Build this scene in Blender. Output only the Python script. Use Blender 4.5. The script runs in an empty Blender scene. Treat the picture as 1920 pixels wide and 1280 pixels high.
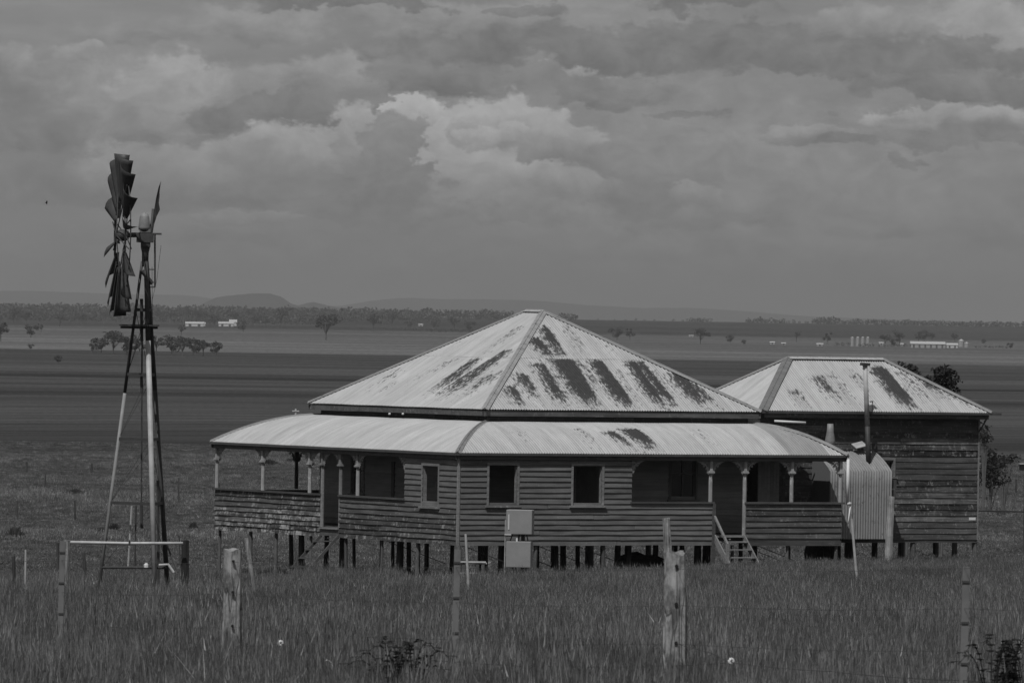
import bpy, math, random
import numpy as np
from mathutils import Matrix, Vector, noise as mnoise
R = math.radians
random.seed(7); rng = np.random.default_rng(7)
sc = bpy.context.scene

# ------------------------------------------------------------------ camera
F = 15000.0; YH = 592.3; ROLL = R(0.938); ZC = 8.15           # focal length in photo pixels, horizon row, roll, height
PITCH = math.atan((640 - YH) / F)
_c, _s, _cr, _sr = math.cos(PITCH), math.sin(PITCH), math.cos(ROLL), math.sin(ROLL)
cam_d = bpy.data.cameras.new('camera'); cam = bpy.data.objects.new('camera', cam_d)
sc.collection.objects.link(cam); sc.camera = cam
cam_d.sensor_width = 36; cam_d.lens = F / 1920 * 36; cam_d.clip_start = 1; cam_d.clip_end = 120000
cam_d.dof.use_dof = True; cam_d.dof.focus_distance = 245; cam_d.dof.aperture_fstop = 20
right = Vector((_cr, _sr * _s, _sr * _c)); up = Vector((-_sr, _cr * _s, _cr * _c)); back = -Vector((0, _c, -_s))
M = Matrix((right, up, back)).transposed().to_4x4(); M.translation = (0, 0, ZC)
cam.matrix_world = M

def ray(px, py):
    dx, dy = px - 960, py - 640
    X, Y = dx * _cr + dy * _sr, -dx * _sr + dy * _cr
    y, z = F, -Y
    return Vector((X, y * _c + z * _s, -y * _s + z * _c)) / F
def at(px, py, dist):                                          # world point on the ray at depth dist
    d = ray(px, py); return Vector((d.x, d.y, d.z)) * (dist / d.y) + Vector((0, 0, ZC))

# ------------------------------------------------------------------ exposure
vs = sc.view_settings
sc.display_settings.display_device = 'sRGB'
vs.view_transform = 'Standard'; vs.look = 'None'; vs.exposure = 0; vs.gamma = 1; vs.use_curve_mapping = False
sc.cycles.max_bounces = 5; sc.cycles.diffuse_bounces = 3; sc.cycles.glossy_bounces = 2
sc.cycles.transparent_max_bounces = 12; sc.cycles.volume_bounces = 0

# ------------------------------------------------------------------ node helper
class NT:
    def __init__(s, nt): s.nt = nt; nt.nodes.clear()
    def n(s, t, **kw):
        nd = s.nt.nodes.new(t)
        for k, v in kw.items(): setattr(nd, k, v)
        return nd
    def link(s, a, b): s.nt.links.new(a, b)
    def put(s, sock, v):
        if hasattr(v, 'is_output') or isinstance(v, bpy.types.NodeSocket): s.link(v, sock)
        else: sock.default_value = v
    def m(s, op, a, b=0.0, c=None, clamp=False):
        nd = s.n('ShaderNodeMath', operation=op); nd.use_clamp = clamp
        s.put(nd.inputs[0], a); s.put(nd.inputs[1], b)
        if c is not None: s.put(nd.inputs[2], c)
        return nd.outputs[0]
    def mix(s, f, a, b):
        nd = s.n('ShaderNodeMix', data_type='FLOAT'); nd.clamp_factor = True
        s.put(nd.inputs[0], f); s.put(nd.inputs[2], a); s.put(nd.inputs[3], b); return nd.outputs[0]
    def mapr(s, v, a, b, c=0.0, d=1.0, t='SMOOTHSTEP'):
        nd = s.n('ShaderNodeMapRange', interpolation_type=t)
        for i, q in enumerate((v, a, b, c, d)): s.put(nd.inputs[i], q)
        return nd.outputs[0]
    def xyz(s, x, y, z=0.0):
        nd = s.n('ShaderNodeCombineXYZ')
        for i, q in enumerate((x, y, z)): s.put(nd.inputs[i], q)
        return nd.outputs[0]
    def sep(s, v): nd = s.n('ShaderNodeSeparateXYZ'); s.link(v, nd.inputs[0]); return nd.outputs
    def noise(s, v, scale, detail=4, rough=.55, dist=0.0):
        nd = s.n('ShaderNodeTexNoise'); s.link(v, nd.inputs['Vector'])
        nd.inputs['Scale'].default_value = scale; nd.inputs['Detail'].default_value = detail
        nd.inputs['Roughness'].default_value = rough; nd.inputs['Distortion'].default_value = dist
        return nd.outputs['Fac']
    def vscale(s, v, k):
        nd = s.n('ShaderNodeVectorMath', operation='MULTIPLY'); s.link(v, nd.inputs[0]); s.put(nd.inputs[1], k); return nd.outputs[0]
    def vadd(s, v, k):
        nd = s.n('ShaderNodeVectorMath', operation='ADD'); s.link(v, nd.inputs[0]); s.put(nd.inputs[1], k); return nd.outputs[0]

def lin(v):                                                    # 0-255 display value -> linear
    v = v / 255; return v / 12.92 if v <= .04045 else ((v + .055) / 1.055) ** 2.4

# ------------------------------------------------------------------ sun and sky
SUN_EL, SUN_AZ = R(57), R(199)                                 # azimuth clockwise from +Y
w = bpy.data.worlds.new('World'); sc.world = w; w.use_nodes = True
w.cycles.sampling_method = 'MANUAL'; w.cycles.sample_map_resolution = 256
T = NT(w.node_tree)
sky = T.n('ShaderNodeTexSky', sky_type='NISHITA'); sky.sun_disc = False
sky.sun_elevation = SUN_EL; sky.sun_rotation = SUN_AZ
bw = T.n('ShaderNodeRGBToBW'); T.link(sky.outputs[0], bw.inputs[0])
tc = T.n('ShaderNodeTexCoord')
gx, gy, gz = T.sep(tc.outputs['Generated'])
az = T.m('ARCTAN2', gx, gy); el = T.m('ARCSINE', gz)
U = T.m('MULTIPLY', az, 15.0); V = T.m('MULTIPLY', el, 15.0)   # angle; one unit = 1000 photo pixels
P = T.xyz(U, V)
wn1 = T.noise(T.vscale(P, (1.0, 1.5, 1)), 5.5, 8, .62); wn2 = T.noise(T.vadd(T.vscale(P, (1.0, 1.5, 1)), (7.3, 2.1, 5.5)), 5.5, 8, .62)
WU = T.m('ADD', U, T.m('MULTIPLY', T.m('SUBTRACT', wn1, .5), .30)); WV = T.m('ADD', V, T.m('MULTIPLY', T.m('SUBTRACT', wn2, .5), .15))
big = T.noise(T.vscale(P, (1.0, 3.2, 1)), 1.6, 6, .55)
streak = T.noise(T.vscale(P, (1.0, 7.0, 1)), 2.2, 6, .6)
fine = T.noise(T.vscale(P, (1.0, 1.5, 1)), 11.0, 9, .66, .4)
edge_n = T.noise(T.vadd(T.vscale(P, (1.0, 1.4, 1)), (3.1, 8.2, 1.5)), 17.0, 9, .64)
col = T.m('ADD', 119.0, T.m('MULTIPLY', T.m('SUBTRACT', big, .5), 34.0))
col = T.m('ADD', col, T.m('MULTIPLY', T.m('SUBTRACT', streak, .5), 26.0))
def blob(col, x, y, rx, ry, top, bot, soft=.35, op=1.0, u=None, v=None):
    cu = (x - 960) / 1000; cv = (YH + .01637 * (x - 960) - y) / 1000; rx /= 1000; ry /= 1000
    du = T.m('DIVIDE', T.m('SUBTRACT', WU, cu), rx); dv = T.m('DIVIDE', T.m('SUBTRACT', WV, cv), ry)
    r = T.m('SQRT', T.m('ADD', T.m('MULTIPLY', du, du), T.m('MULTIPLY', dv, dv)))
    r = T.m('ADD', r, T.m('MULTIPLY', T.m('SUBTRACT', edge_n, .5), 1.0 + soft)); soft = soft * .8 + .04
    mask = T.m('MULTIPLY', T.mapr(r, 1 + soft, 1 - soft), op)
    sh = T.m('ADD', T.mapr(dv, -.9, .7, float(bot), float(top)), T.m('MULTIPLY', T.m('SUBTRACT', fine, .5), 48.0))
    return T.mix(mask, col, sh)
BL = [ # x, y, rx, ry, top, bottom, softness, opacity
 (1350, 330, 620, 170, 127, 126, .7, .9), (1050, 510, 900, 60, 120, 116, .6, .6), (250, 500, 500, 70, 119, 114, .6, .5),
 (1620, 425, 130, 26, 124, 115, .12, .7), (1860, 440, 220, 24, 118, 115, .25, .6), (1300, 400, 190, 38, 127, 114, .12, .75), (1700, 520, 260, 22, 121, 115, .4, .6), (1250, 470, 240, 14, 120, 114, .3, .6),
 (200, 372, 420, 20, 113, 111, .3, .85), (700, 400, 330, 16, 116, 112, .3, .7), (480, 410, 110, 20, 134, 118, .15, .85), (330, 455, 150, 20, 118, 111, .12, .8), (600, 385, 200, 12, 116, 112, .3, .6), (930, 408, 220, 12, 124, 114, .3, .7),
 (120, 150, 260, 60, 124, 113, .3, .8), (900, 30, 420, 40, 130, 121, .4, .8), (480, 45, 180, 34, 130, 117, .3, .8), (250, 60, 160, 30, 126, 115, .3, .7), (1810, 70, 190, 60, 138, 121, .3, .9), (1640, 40, 120, 26, 128, 116, .25, .8),
 (150, 92, 60, 20, 136, 120, .15, .8), (18, 118, 44, 34, 136, 120, .3, .8), (170, 250, 230, 42, 117, 110, .2, .9), (80, 330, 240, 30, 119, 113, .25, .8),
 (250, 190, 150, 80, 132, 120, .5, .8), (325, 180, 90, 66, 144, 128, .22, .8), (420, 215, 90, 36, 119, 112, .12, .9), (470, 165, 110, 42, 134, 119, .3, .85), (560, 160, 40, 26, 132, 116, .1, .8), (640, 138, 100, 42, 138, 120, .28, .85),
 (560, 212, 190, 30, 112, 109, .12, .95), (850, 145, 125, 36, 117, 106, .07, .98), (960, 120, 120, 50, 124, 114, .15, .7),
 (380, 318, 260, 52, 138, 116, .25, .9), (560, 290, 170, 52, 144, 118, .12, .95), (672, 262, 66, 80, 144, 118, .12, .9), (890, 290, 165, 108, 152, 130, .14, .95), (950, 240, 105, 52, 148, 126, .10, .9), (765, 222, 44, 48, 156, 134, .06, .9),
 (930, 255, 60, 28, 154, 130, .08, .9), (900, 330, 130, 50, 148, 128, .12, .8),
 (745, 305, 62, 92, 124, 112, .05, .97), (700, 345, 120, 36, 118, 112, .15, .8), (450, 360, 260, 20, 119, 111, .2, .8),
 (1085, 128, 60, 28, 152, 124, .08, .95), (1120, 168, 100, 34, 120, 111, .10, .95), (1200, 150, 80, 30, 124, 114, .15, .8),
 (1065, 280, 92, 42, 140, 116, .07, .95), (1150, 300, 70, 40, 124, 114, .08, .9), (1255, 330, 90, 50, 124, 113, .08, .9), (1180, 372, 130, 28, 122, 114, .15, .8), (1310, 372, 60, 22, 134, 118, .12, .7), (1060, 350, 90, 34, 138, 122, .12, .8),
 (1500, 250, 98, 27, 135, 113, .08, .95), (1570, 262, 60, 13, 116, 112, .12, .8), (1290, 205, 44, 9, 114, 112, .2, .8), (1572, 198, 24, 9, 116, 113, .25, .7), (1800, 228, 150, 36, 142, 114, .08, .95), (1740, 262, 110, 22, 118, 111, .12, .85), (1900, 275, 90, 12, 115, 112, .2, .8), (1660, 302, 32, 8, 114, 112, .2, .8), (1690, 298, 14, 8, 114, 112, .2, .8),
 (1350, 92, 640, 44, 113, 107, .10, .96), (1820, 162, 240, 30, 114, 108, .10, .96), (1330, 14, 150, 20, 110, 108, .15, .9), (640, 4, 180, 13, 109, 108, .15, .9), (980, 16, 60, 16, 112, 110, .2, .8), (1650, 120, 120, 24, 112, 108, .15, .9)]
for b in BL: col = blob(col, *b)
val = T.m('POWER', T.m('DIVIDE', T.m('ADD', T.m('MULTIPLY', T.m('SUBTRACT', col, 118.0), 1.8), 129.5), 255.0), 2.2)
fall = T.mapr(gz, -.02, .0, .45, 1.0)
val = T.m('MULTIPLY', T.m('ADD', T.m('MULTIPLY', val, 9.6), T.m('MULTIPLY', bw.outputs[0], .04)), fall)
bg = T.n('ShaderNodeBackground'); bg.inputs['Strength'].default_value = .1
T.link(val, bg.inputs['Color'])
wo = T.n('ShaderNodeOutputWorld'); T.link(bg.outputs[0], wo.inputs['Surface'])

sun_d = bpy.data.lights.new('sun', 'SUN'); sun_d.energy = 3.0; sun_d.angle = R(.6); sun_d.color = (1, 1, 1)
sun = bpy.data.objects.new('sun', sun_d); sc.collection.objects.link(sun)
sdir = Vector((math.cos(SUN_EL) * math.sin(SUN_AZ), math.cos(SUN_EL) * math.cos(SUN_AZ), math.sin(SUN_EL)))
sun.rotation_euler = sdir.to_track_quat('Z', 'Y').to_euler(); sun.location = (0, 0, 60)

# ------------------------------------------------------------------ materials (the photograph is monochrome)
MATS = {}
def newmat(name):
    m = bpy.data.materials.new(name); m.use_nodes = True; t = NT(m.node_tree)
    b = t.n('ShaderNodeBsdfPrincipled'); o = t.n('ShaderNodeOutputMaterial'); t.link(b.outputs[0], o.inputs[0])
    MATS[name] = m; return m, t, b
def bump(t, b, h, strength=.4, dist=.01):
    bp = t.n('ShaderNodeBump'); bp.inputs['Strength'].default_value = strength; bp.inputs['Distance'].default_value = dist
    t.link(h, bp.inputs['Height']); t.link(bp.outputs[0], b.inputs['Normal'])
def wood(name, lo, hi, axis=(1.2, 22, 22), paint=0.0, pval=.5, rand=.35, pscale=2.0, bs=.4):
    m, t, b = newmat(name)
    tcn = t.n('ShaderNodeTexCoord'); oi = t.n('ShaderNodeObjectInfo')
    off = t.m('MULTIPLY', oi.outputs['Random'], 37.0)
    v = t.vadd(tcn.outputs['Object'], t.xyz(off, t.m('MULTIPLY', oi.outputs['Random'], 11.0), off))
    g = t.noise(t.vscale(v, axis), 1.0, 5, .6)
    blot = t.noise(t.vscale(v, (.9, 1.5, 1.5)), 1.3, 5, .65)
    f = t.m('ADD', t.m('MULTIPLY', t.mapr(g, .3, .7), .5), t.m('MULTIPLY', t.mapr(blot, .3, .7), .5))
    c = t.mix(f, lo, hi)
    c = t.m('MULTIPLY', c, t.m('ADD', 1 - rand / 2, t.m('MULTIPLY', oi.outputs['Random'], rand)))
    if paint:
        pn = t.noise(t.vscale(v, (3.4, 2.2, 2.2)), pscale, 9, .8)
        pm = t.mapr(pn, .62 - paint * .3, .68 - paint * .3)
        pm = t.m('MULTIPLY', pm, t.mapr(g, .35, .6, .2, 1.0))
        c = t.mix(pm, c, pval)
    t.link(c, b.inputs['Base Color']); b.inputs['Roughness'].default_value = .85
    b.inputs['Specular IOR Level'].default_value = .2
    bump(t, b, g, bs, .01); return m
def postmat(name, lo, hi):
    m, t, b = newmat(name)
    tcn = t.n('ShaderNodeTexCoord'); v = tcn.outputs['Object']
    g = t.noise(t.vscale(v, (30, 30, 3)), 1.0, 6, .7); blot = t.noise(t.vscale(v, (5, 5, 2.6)), 1.0, 6, .7); cr_ = t.noise(t.vadd(t.vscale(v, (9, 9, 1.1)), (3, 7, 1)), 1.0, 2, .4)
    c = t.mix(t.mapr(blot, .40, .60), lo, hi); c = t.m('MULTIPLY', c, t.mapr(g, .3, .7, .72, 1.22, 'LINEAR'))
    ck = t.m('ABSOLUTE', t.m('SUBTRACT', cr_, .5)); c = t.mix(t.m('MULTIPLY', t.mapr(ck, .010, .002), .75), c, .03)
    t.link(c, b.inputs['Base Color']); b.inputs['Roughness'].default_value = .9; b.inputs['Specular IOR Level'].default_value = .1
    bump(t, b, t.m('ADD', g, t.mapr(ck, .0, .03)), .8, .01); return m
def plain(name, v, rough=.7, var=.25, scale=3.0, spec=.3, metal=0.0):
    m, t, b = newmat(name)
    tcn = t.n('ShaderNodeTexCoord')
    nn = t.noise(tcn.outputs['Object'], scale, 6, .65)
    c = t.m('MULTIPLY', v, t.mapr(nn, .25, .75, 1 - var, 1 + var, 'LINEAR'))
    t.link(c, b.inputs['Base Color']); b.inputs['Roughness'].default_value = rough
    b.inputs['Specular IOR Level'].default_value = spec; b.inputs['Metallic'].default_value = metal
    bump(t, b, nn, .2, .005); return m
def iron(name, base, rust_v=.035, var=.10):
    m, t, b = newmat(name)
    tcn = t.n('ShaderNodeTexCoord'); oi = t.n('ShaderNodeObjectInfo'); g = t.n('ShaderNodeNewGeometry')
    at1 = t.n('ShaderNodeAttribute', attribute_name='rust'); at2 = t.n('ShaderNodeAttribute', attribute_name='st')
    sx, sy, sz = t.sep(at2.outputs['Vector'])                  # sheet coordinates: along the eave, up the slope (metres)
    stv = t.xyz(t.m('MULTIPLY', sx, 16.0), t.m('MULTIPLY', sy, 2.2))
    n1 = t.noise(stv, 1.0, 6, .7); n2 = t.noise(t.xyz(t.m('MULTIPLY', sx, 9.0), t.m('MULTIPLY', sy, 5.0)), 1.0, 7, .78)
    n3 = t.noise(t.xyz(t.m('MULTIPLY', sx, 1.6), t.m('MULTIPLY', sy, .9)), 1.0, 4, .6)
    c = t.m('MULTIPLY', base, t.mapr(n1, .25, .75, .88, 1.08, 'LINEAR'))
    c = t.m('MULTIPLY', c, t.mapr(n3, .3, .7, .9, 1.06, 'LINEAR'))
    c = t.m('MULTIPLY', c, t.m('ADD', 1 - var / 2, t.m('MULTIPLY', oi.outputs['Random'], var)))
    edge = t.m('FRACT', t.m('DIVIDE', sx, .762))               # dirt caught in the side laps
    e = t.m('MULTIPLY', t.mapr(edge, .05, .0), t.mapr(n2, .25, .6))
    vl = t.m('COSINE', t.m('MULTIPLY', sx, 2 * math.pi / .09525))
    c = t.m('MULTIPLY', c, t.mapr(vl, -1.0, .6, .80, 1.05, 'LINEAR'))  # shading of the corrugation valleys painted into the sheet colour
    thin = t.m('MULTIPLY', t.mapr(n1, .58, .72), t.mapr(n3, .45, .65))
    rr = t.m('ADD', at1.outputs['Fac'], t.m('ADD', t.m('MULTIPLY', t.m('SUBTRACT', n1, .5), 1.0), t.m('MULTIPLY', t.m('SUBTRACT', n2, .5), 2.6)))
    rm = t.m('MULTIPLY', t.mapr(rr, .26, .70), t.mapr(at1.outputs['Fac'], 0.02, .12))
    tone = t.noise(t.xyz(t.m('MULTIPLY', sx, 5.0), t.m('MULTIPLY', sy, .5)), 1.0, 5, .7)
    c = t.m('MULTIPLY', c, t.mapr(tone, .35, .7, 1.06, .80, 'LINEAR'))
    speck = t.m('MULTIPLY', t.mapr(n2, .72, .8), .5)
    rm = t.m('MAXIMUM', t.m('MAXIMUM', rm, t.m('MULTIPLY', e, .75)), t.m('MAXIMUM', speck, t.m('MULTIPLY', thin, .4)))
    c = t.mix(rm, c, t.mapr(n2, .3, .7, rust_v * .5, rust_v * 1.6, 'LINEAR'))
    t.link(c, b.inputs['Base Color']); b.inputs['Roughness'].default_value = .75
    b.inputs['Specular IOR Level'].default_value = .25
    return m
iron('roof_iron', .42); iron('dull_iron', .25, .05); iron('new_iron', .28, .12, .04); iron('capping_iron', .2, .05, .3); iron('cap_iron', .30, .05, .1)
wood('weatherboard', .07, .15, paint=.10, pval=.2, rand=.3, pscale=3)
wood('weatherboard_flaking', .032, .09, paint=.30, pval=.26, rand=.7, pscale=1.5)
wood('weatherboard_mid', .04, .105, paint=.2, pval=.24, rand=.6)
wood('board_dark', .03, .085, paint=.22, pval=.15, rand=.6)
wood('board_kitchen', .015, .13, paint=.3, pval=.22, rand=1.6)
wood('trim', .12, .24, paint=.2, pval=.34)
wood('trim_dark', .05, .1, paint=.15, pval=.16)
wood('fascia_wood', .05, .13, axis=(.8, 14, 14), paint=.2, pval=.2)
wood('weatherboard_paint', .035, .11, paint=.43, pval=.34, rand=.9, pscale=1.2)
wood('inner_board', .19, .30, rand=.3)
wood('stump_wood', .05, .1, axis=(14, 14, 1.2)); wood('pale_stump', .05, .12, axis=(14, 14, 1.2), paint=.15, pval=.35)
wood('post_wood', .05, .34, axis=(26, 26, 2.0), paint=.3, pval=.36, pscale=1.4, bs=1.0); wood('post_dark', .03, .07, axis=(14, 14, 1.2)); wood('post_black', .012, .03, axis=(14, 14, 1.2))
wood('turned_post', .2, .36, axis=(12, 12, 1.5), paint=.25, pval=.45)
postmat('split_post', .11, .33); plain('fret', .24, .8, .3, 8); plain('black', .012, .9, .2); plain('gutter_metal', .07, .6, .3, 2)
plain('glass_dark', .01, .15, .1, 1, .5); plain('sash', .13, .8, .2)
plain('white_pipe', .62, .5, .1); plain('galv_pipe', .34, .5, .35, 2.5); plain('leg_pipe', .22, .6, .35, 2.5); plain('pale_rail', .42, .6, .3, 4)
plain('dark_steel', .045, .6, .4, 5); plain('mill_blade', .042, .55, .35, 3, .4); plain('mill_helmet', .2, .5, .3, 6)
plain('steel_post', .14, .7, .25, 5); plain('box_metal', .22, .6, .12, 2.5); plain('box_side', .5, .5, .1)
plain('wire', .05, .6, .1); plain('ceramic', .62, .3, .08); plain('far_white', .5, .6, .1); plain('far_grey', .3, .7, .15); plain('far_roof', .42, .6, .1)
plain('bark', .10, .9, .3, 2); plain('lamp_white', .7, .4, .05)
def leafmat(name, lo, hi, trans=.25):
    m = bpy.data.materials.new(name); m.use_nodes = True; t = NT(m.node_tree); MATS[name] = m
    g = t.n('ShaderNodeNewGeometry'); oi = t.n('ShaderNodeObjectInfo')
    r1 = g.outputs['Random Per Island']
    c = t.mix(t.m('POWER', t.m('FRACT', t.m('ADD', r1, oi.outputs['Random'])), 2.2), lo, hi)
    p = t.noise(t.vscale(g.outputs['Position'], (1.0, .22, 1.0)), .42, 6, .72)
    c = t.m('MULTIPLY', c, t.mapr(p, .36, .64, .62, 1.38, 'LINEAR'))
    d = t.n('ShaderNodeBsdfDiffuse'); tr = t.n('ShaderNodeBsdfTranslucent'); mx = t.n('ShaderNodeMixShader')
    t.link(c, d.inputs['Color']); t.link(c, tr.inputs['Color']); mx.inputs[0].default_value = trans
    t.link(d.outputs[0], mx.inputs[1]); t.link(tr.outputs[0], mx.inputs[2])
    o = t.n('ShaderNodeOutputMaterial'); t.link(mx.outputs[0], o.inputs[0]); return m
leafmat('grass_blade', .075, .29, .35); leafmat('grass_far', .07, .22, .3); leafmat('leaf', .025, .07, .2); leafmat('bush_leaf', .03, .09, .3); leafmat('gum_leaf', .055, .125, .25); leafmat('weed', .025, .07, .2)

# ------------------------------------------------------------------ mesh builder
class MB:
    def __init__(s): s.v = []; s.f = []; s.rust = None
    def add(s, vs, fs):
        o = len(s.v); s.v += [tuple(p) for p in vs]; s.f += [tuple(i + o for i in f) for f in fs]; return s
    def box(s, c, d, rx=0, ry=0, rz=0):
        x, y, z = d[0] / 2, d[1] / 2, d[2] / 2
        vs = [Vector((a * x, b * y, e * z)) for a in (-1, 1) for b in (-1, 1) for e in (-1, 1)]
        if rx or ry or rz:
            m = Matrix.Rotation(rz, 3, 'Z') @ Matrix.Rotation(ry, 3, 'Y') @ Matrix.Rotation(rx, 3, 'X'); vs = [m @ v for v in vs]
        return s.add([v + Vector(c) for v in vs], [(0, 1, 3, 2), (4, 6, 7, 5), (0, 4, 5, 1), (2, 3, 7, 6), (0, 2, 6, 4), (1, 5, 7, 3)])
    def bar(s, a, b, wd, h):                                   # rectangular bar from a to b
        a, b = Vector(a), Vector(b); d = (b - a).normalized()
        u = d.cross(Vector((0, 0, 1))); u = Vector((1, 0, 0)) if u.length < 1e-3 else u.normalized(); v = u.cross(d).normalized()
        vs = []
        for p in (a, b):
            for i, j in ((-1, -1), (1, -1), (1, 1), (-1, 1)): vs.append(p + u * i * wd / 2 + v * j * h / 2)
        return s.add(vs, [(0, 1, 2, 3), (7, 6, 5, 4), (0, 4, 5, 1), (1, 5, 6, 2), (2, 6, 7, 3), (3, 7, 4, 0)])
    def tube(s, pts, rad, n=8, cap=True):
        pts = [Vector(p) for p in pts]
        if not hasattr(rad, '__len__'): rad = [rad] * len(pts)
        o = len(s.v); N = len(pts)
        for i, p in enumerate(pts):
            d = (pts[min(i + 1, N - 1)] - pts[max(i - 1, 0)]).normalized()
            u = d.cross(Vector((.13, .05, 1) if abs(d.z) < .9 else (1, .1, 0))).normalized(); v = d.cross(u)
            for k in range(n):
                a = 2 * math.pi * k / n; s.v.append(tuple(p + (u * math.cos(a) + v * math.sin(a)) * rad[i]))
        for i in range(N - 1):
            for k in range(n):
                a = o + i * n + k; b = o + i * n + (k + 1) % n; s.f.append((a, b, b + n, a + n))
        if cap: s.f.append(tuple(o + k for k in range(n))[::-1]); s.f.append(tuple(o + (N - 1) * n + k for k in range(n)))
        return s
    def lathe(s, c, prof, n=12):
        return s.tube([(c[0], c[1], c[2] + z) for r, z in prof], [r for r, z in prof], n)
    def mesh(s, name, mat, smooth=False):
        me = bpy.data.meshes.new(name); me.from_pydata(s.v, [], s.f); me.materials.append(MATS[mat])
        if smooth: me.polygons.foreach_set('use_smooth', [True] * len(me.polygons))
        me.update(); return me
    def build(s, name, mat, parent=None, loc=None, rz=0, smooth=False, center=False):
        if center:
            a = np.array(s.v); c = (a.min(0) + a.max(0)) / 2; s.v = [tuple(p) for p in (a - c)]; loc = tuple(c + np.array(loc or (0, 0, 0)))
        o = bpy.data.objects.new(name, s.mesh(name, mat, smooth)); sc.collection.objects.link(o)
        if parent: o.parent = parent
        if loc is not None: o.location = loc
        o.rotation_euler.z = rz; return o
def inst(name, me, parent=None, loc=(0, 0, 0), rot=(0, 0, 0), sc_=(1, 1, 1)):
    o = bpy.data.objects.new(name, me); sc.collection.objects.link(o); o.parent = parent; o.location = loc; o.rotation_euler = rot; o.scale = sc_; return o
def tag(o, label=None, cat=None, group=None, kind=None):
    for k, v in (('label', label), ('category', cat), ('group', group), ('kind', kind)):
        if v: o[k] = v
    return o
def empty(name, loc, rz=0, label=None, cat=None, group=None):
    o = bpy.data.objects.new(name, None); sc.collection.objects.link(o); o.location = loc; o.rotation_euler.z = rz
    o.empty_display_size = .3; return tag(o, label, cat, group)

# ------------------------------------------------------------------ terrain
PY = [-3000, 0, 80, 170, 250, 300, 400, 520, 650, 800, 1000, 1500, 5500, 8800, 10200, 12000, 13500, 16000, 70000]
PZ = [30, -1.72, -3.78, -6.09, -8.15, -9.35, -11.7, -14.4, -16.3, -17.4, -18, -18, -18, -18, -12, -3.5, -8, -22, -30]
def sst(a, b, x): t = np.clip((x - a) / (b - a), 0, 1); return t * t * (3 - 2 * t)
def hgt(x, y):
    z = np.interp(y, PY, PZ)
    for k in (.04,):
        z = (z + np.interp(y * (1 + k) + 4, PY, PZ) + np.interp(y * (1 - k) - 4, PY, PZ)) / 3 + 0 * x
    cross = .033 * 14 * np.tanh((x - 1) / 14) * np.where(x > 1, 1.75, 1.0) * sst(110, 230, y) * (1 - sst(330, 600, y))
    und = .05 * np.sin(x * .31 + y * .11) * np.sin(y * .17 + 1.3) * sst(40, 90, y) * (1 - sst(900, 2000, y))
    und = und + 1.2 * np.sin(x / 900 + 1) * np.sin(y / 1700) * sst(9000, 11000, y)
    return ZC + z + cross + und
def hz(x, y): return float(hgt(np.array(float(x)), np.array(float(y))))
def gnd(px, py):                                               # terrain point seen at a pixel
    d = ray(px, py); lo = 20.0
    for i in range(4000):
        hi = lo * 1.01; 
        if ZC + d.z / d.y * hi < hz(d.x / d.y * hi, hi): break
        lo = hi
    for i in range(20):
        mid = (lo + hi) / 2
        if ZC + d.z / d.y * mid < hz(d.x / d.y * mid, mid): hi = mid
        else: lo = mid
    return Vector((d.x / d.y * lo, lo, hz(d.x / d.y * lo, lo)))
def onground(px, dist, sink=0): x = (ray(px, 800).x / ray(px, 800).y) * dist; return Vector((x, dist, hz(x, dist) - sink))

ys = np.concatenate([-np.geomspace(3000, 10, 14), np.linspace(0, 60, 12)[:-1], np.linspace(60, 320, 130)[:-1], np.geomspace(320, 66000, 190)])
us = np.sign(np.linspace(-1, 1, 121)) * np.abs(np.linspace(-1, 1, 121)) ** 1.8
W_ = 300 + .62 * np.abs(ys)
X = us[None, :] * np.minimum(W_, 28000)[:, None]; Yg = np.repeat(ys[:, None], 121, 1); Z = hgt(X, Yg)
nr, nc = X.shape
me = bpy.data.meshes.new('ground')
idx = np.arange(nr * nc).reshape(nr, nc)
fa = np.stack([idx[:-1, :-1], idx[:-1, 1:], idx[1:, 1:], idx[1:, :-1]], -1).reshape(-1, 4)
me.from_pydata(np.stack([X, Yg, Z], -1).reshape(-1, 3).tolist(), [], fa.tolist())
me.polygons.foreach_set('use_smooth', [True] * len(me.polygons))
m, t, b = newmat('ground')
g = t.n('ShaderNodeNewGeometry'); px_, py_, pz_ = t.sep(g.outputs['Position'])
yy = t.m('MAXIMUM', py_, 40.0)
q = t.m('DIVIDE', 270000.0, yy); ang = t.m('DIVIDE', px_, yy)
q = t.m('ADD', q, t.m('MULTIPLY', t.mapr(q, 110.0, 230.0), t.m('MULTIPLY', t.m('ADD', ang, .064), 255.0)))
wv = t.xyz(t.m('MULTIPLY', ang, 26.0), t.m('MULTIPLY', q, .012))
q = t.m('ADD', q, t.m('MULTIPLY', t.m('SUBTRACT', t.noise(wv, 1.0, 6, .6), .5), t.m('MULTIPLY', q, .035)))
rp = t.n('ShaderNodeValToRGB'); t.link(t.m('DIVIDE', q, 400.0), rp.inputs[0]); cr = rp.color_ramp
ST = [(0, .028), (31, .03), (33, .074), (52, .082), (59, .100), (75, .102), (78, .042), (104, .044), (107, .062), (115, .060), (118, .045), (123, .036), (126.5, .018), (129, .048), (144, .045), (147, .066), (150, .042),
      (160, .026), (166, .049), (203, .054), (207, .058), (213, .054), (217, .043), (248, .040), (256, .031), (269, .027), (274, .058), (300, .052), (319, .044), (324, .058), (400, .055)]
ST = [(p, v * (1.14 if p < 272 else 1.08)) for p, v in ST]
while len(cr.elements) < len(ST): cr.elements.new(.5)
for e, (p, v) in zip(sorted(cr.elements, key=lambda e: e.position), ST): pass
for i, (p, v) in enumerate(ST): cr.elements[i].position = min(1, p / 400 + i * 1e-5)
for i, (p, v) in enumerate(ST): cr.elements[i].color = (v, v, v, 1)
base = rp.outputs[0]
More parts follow.
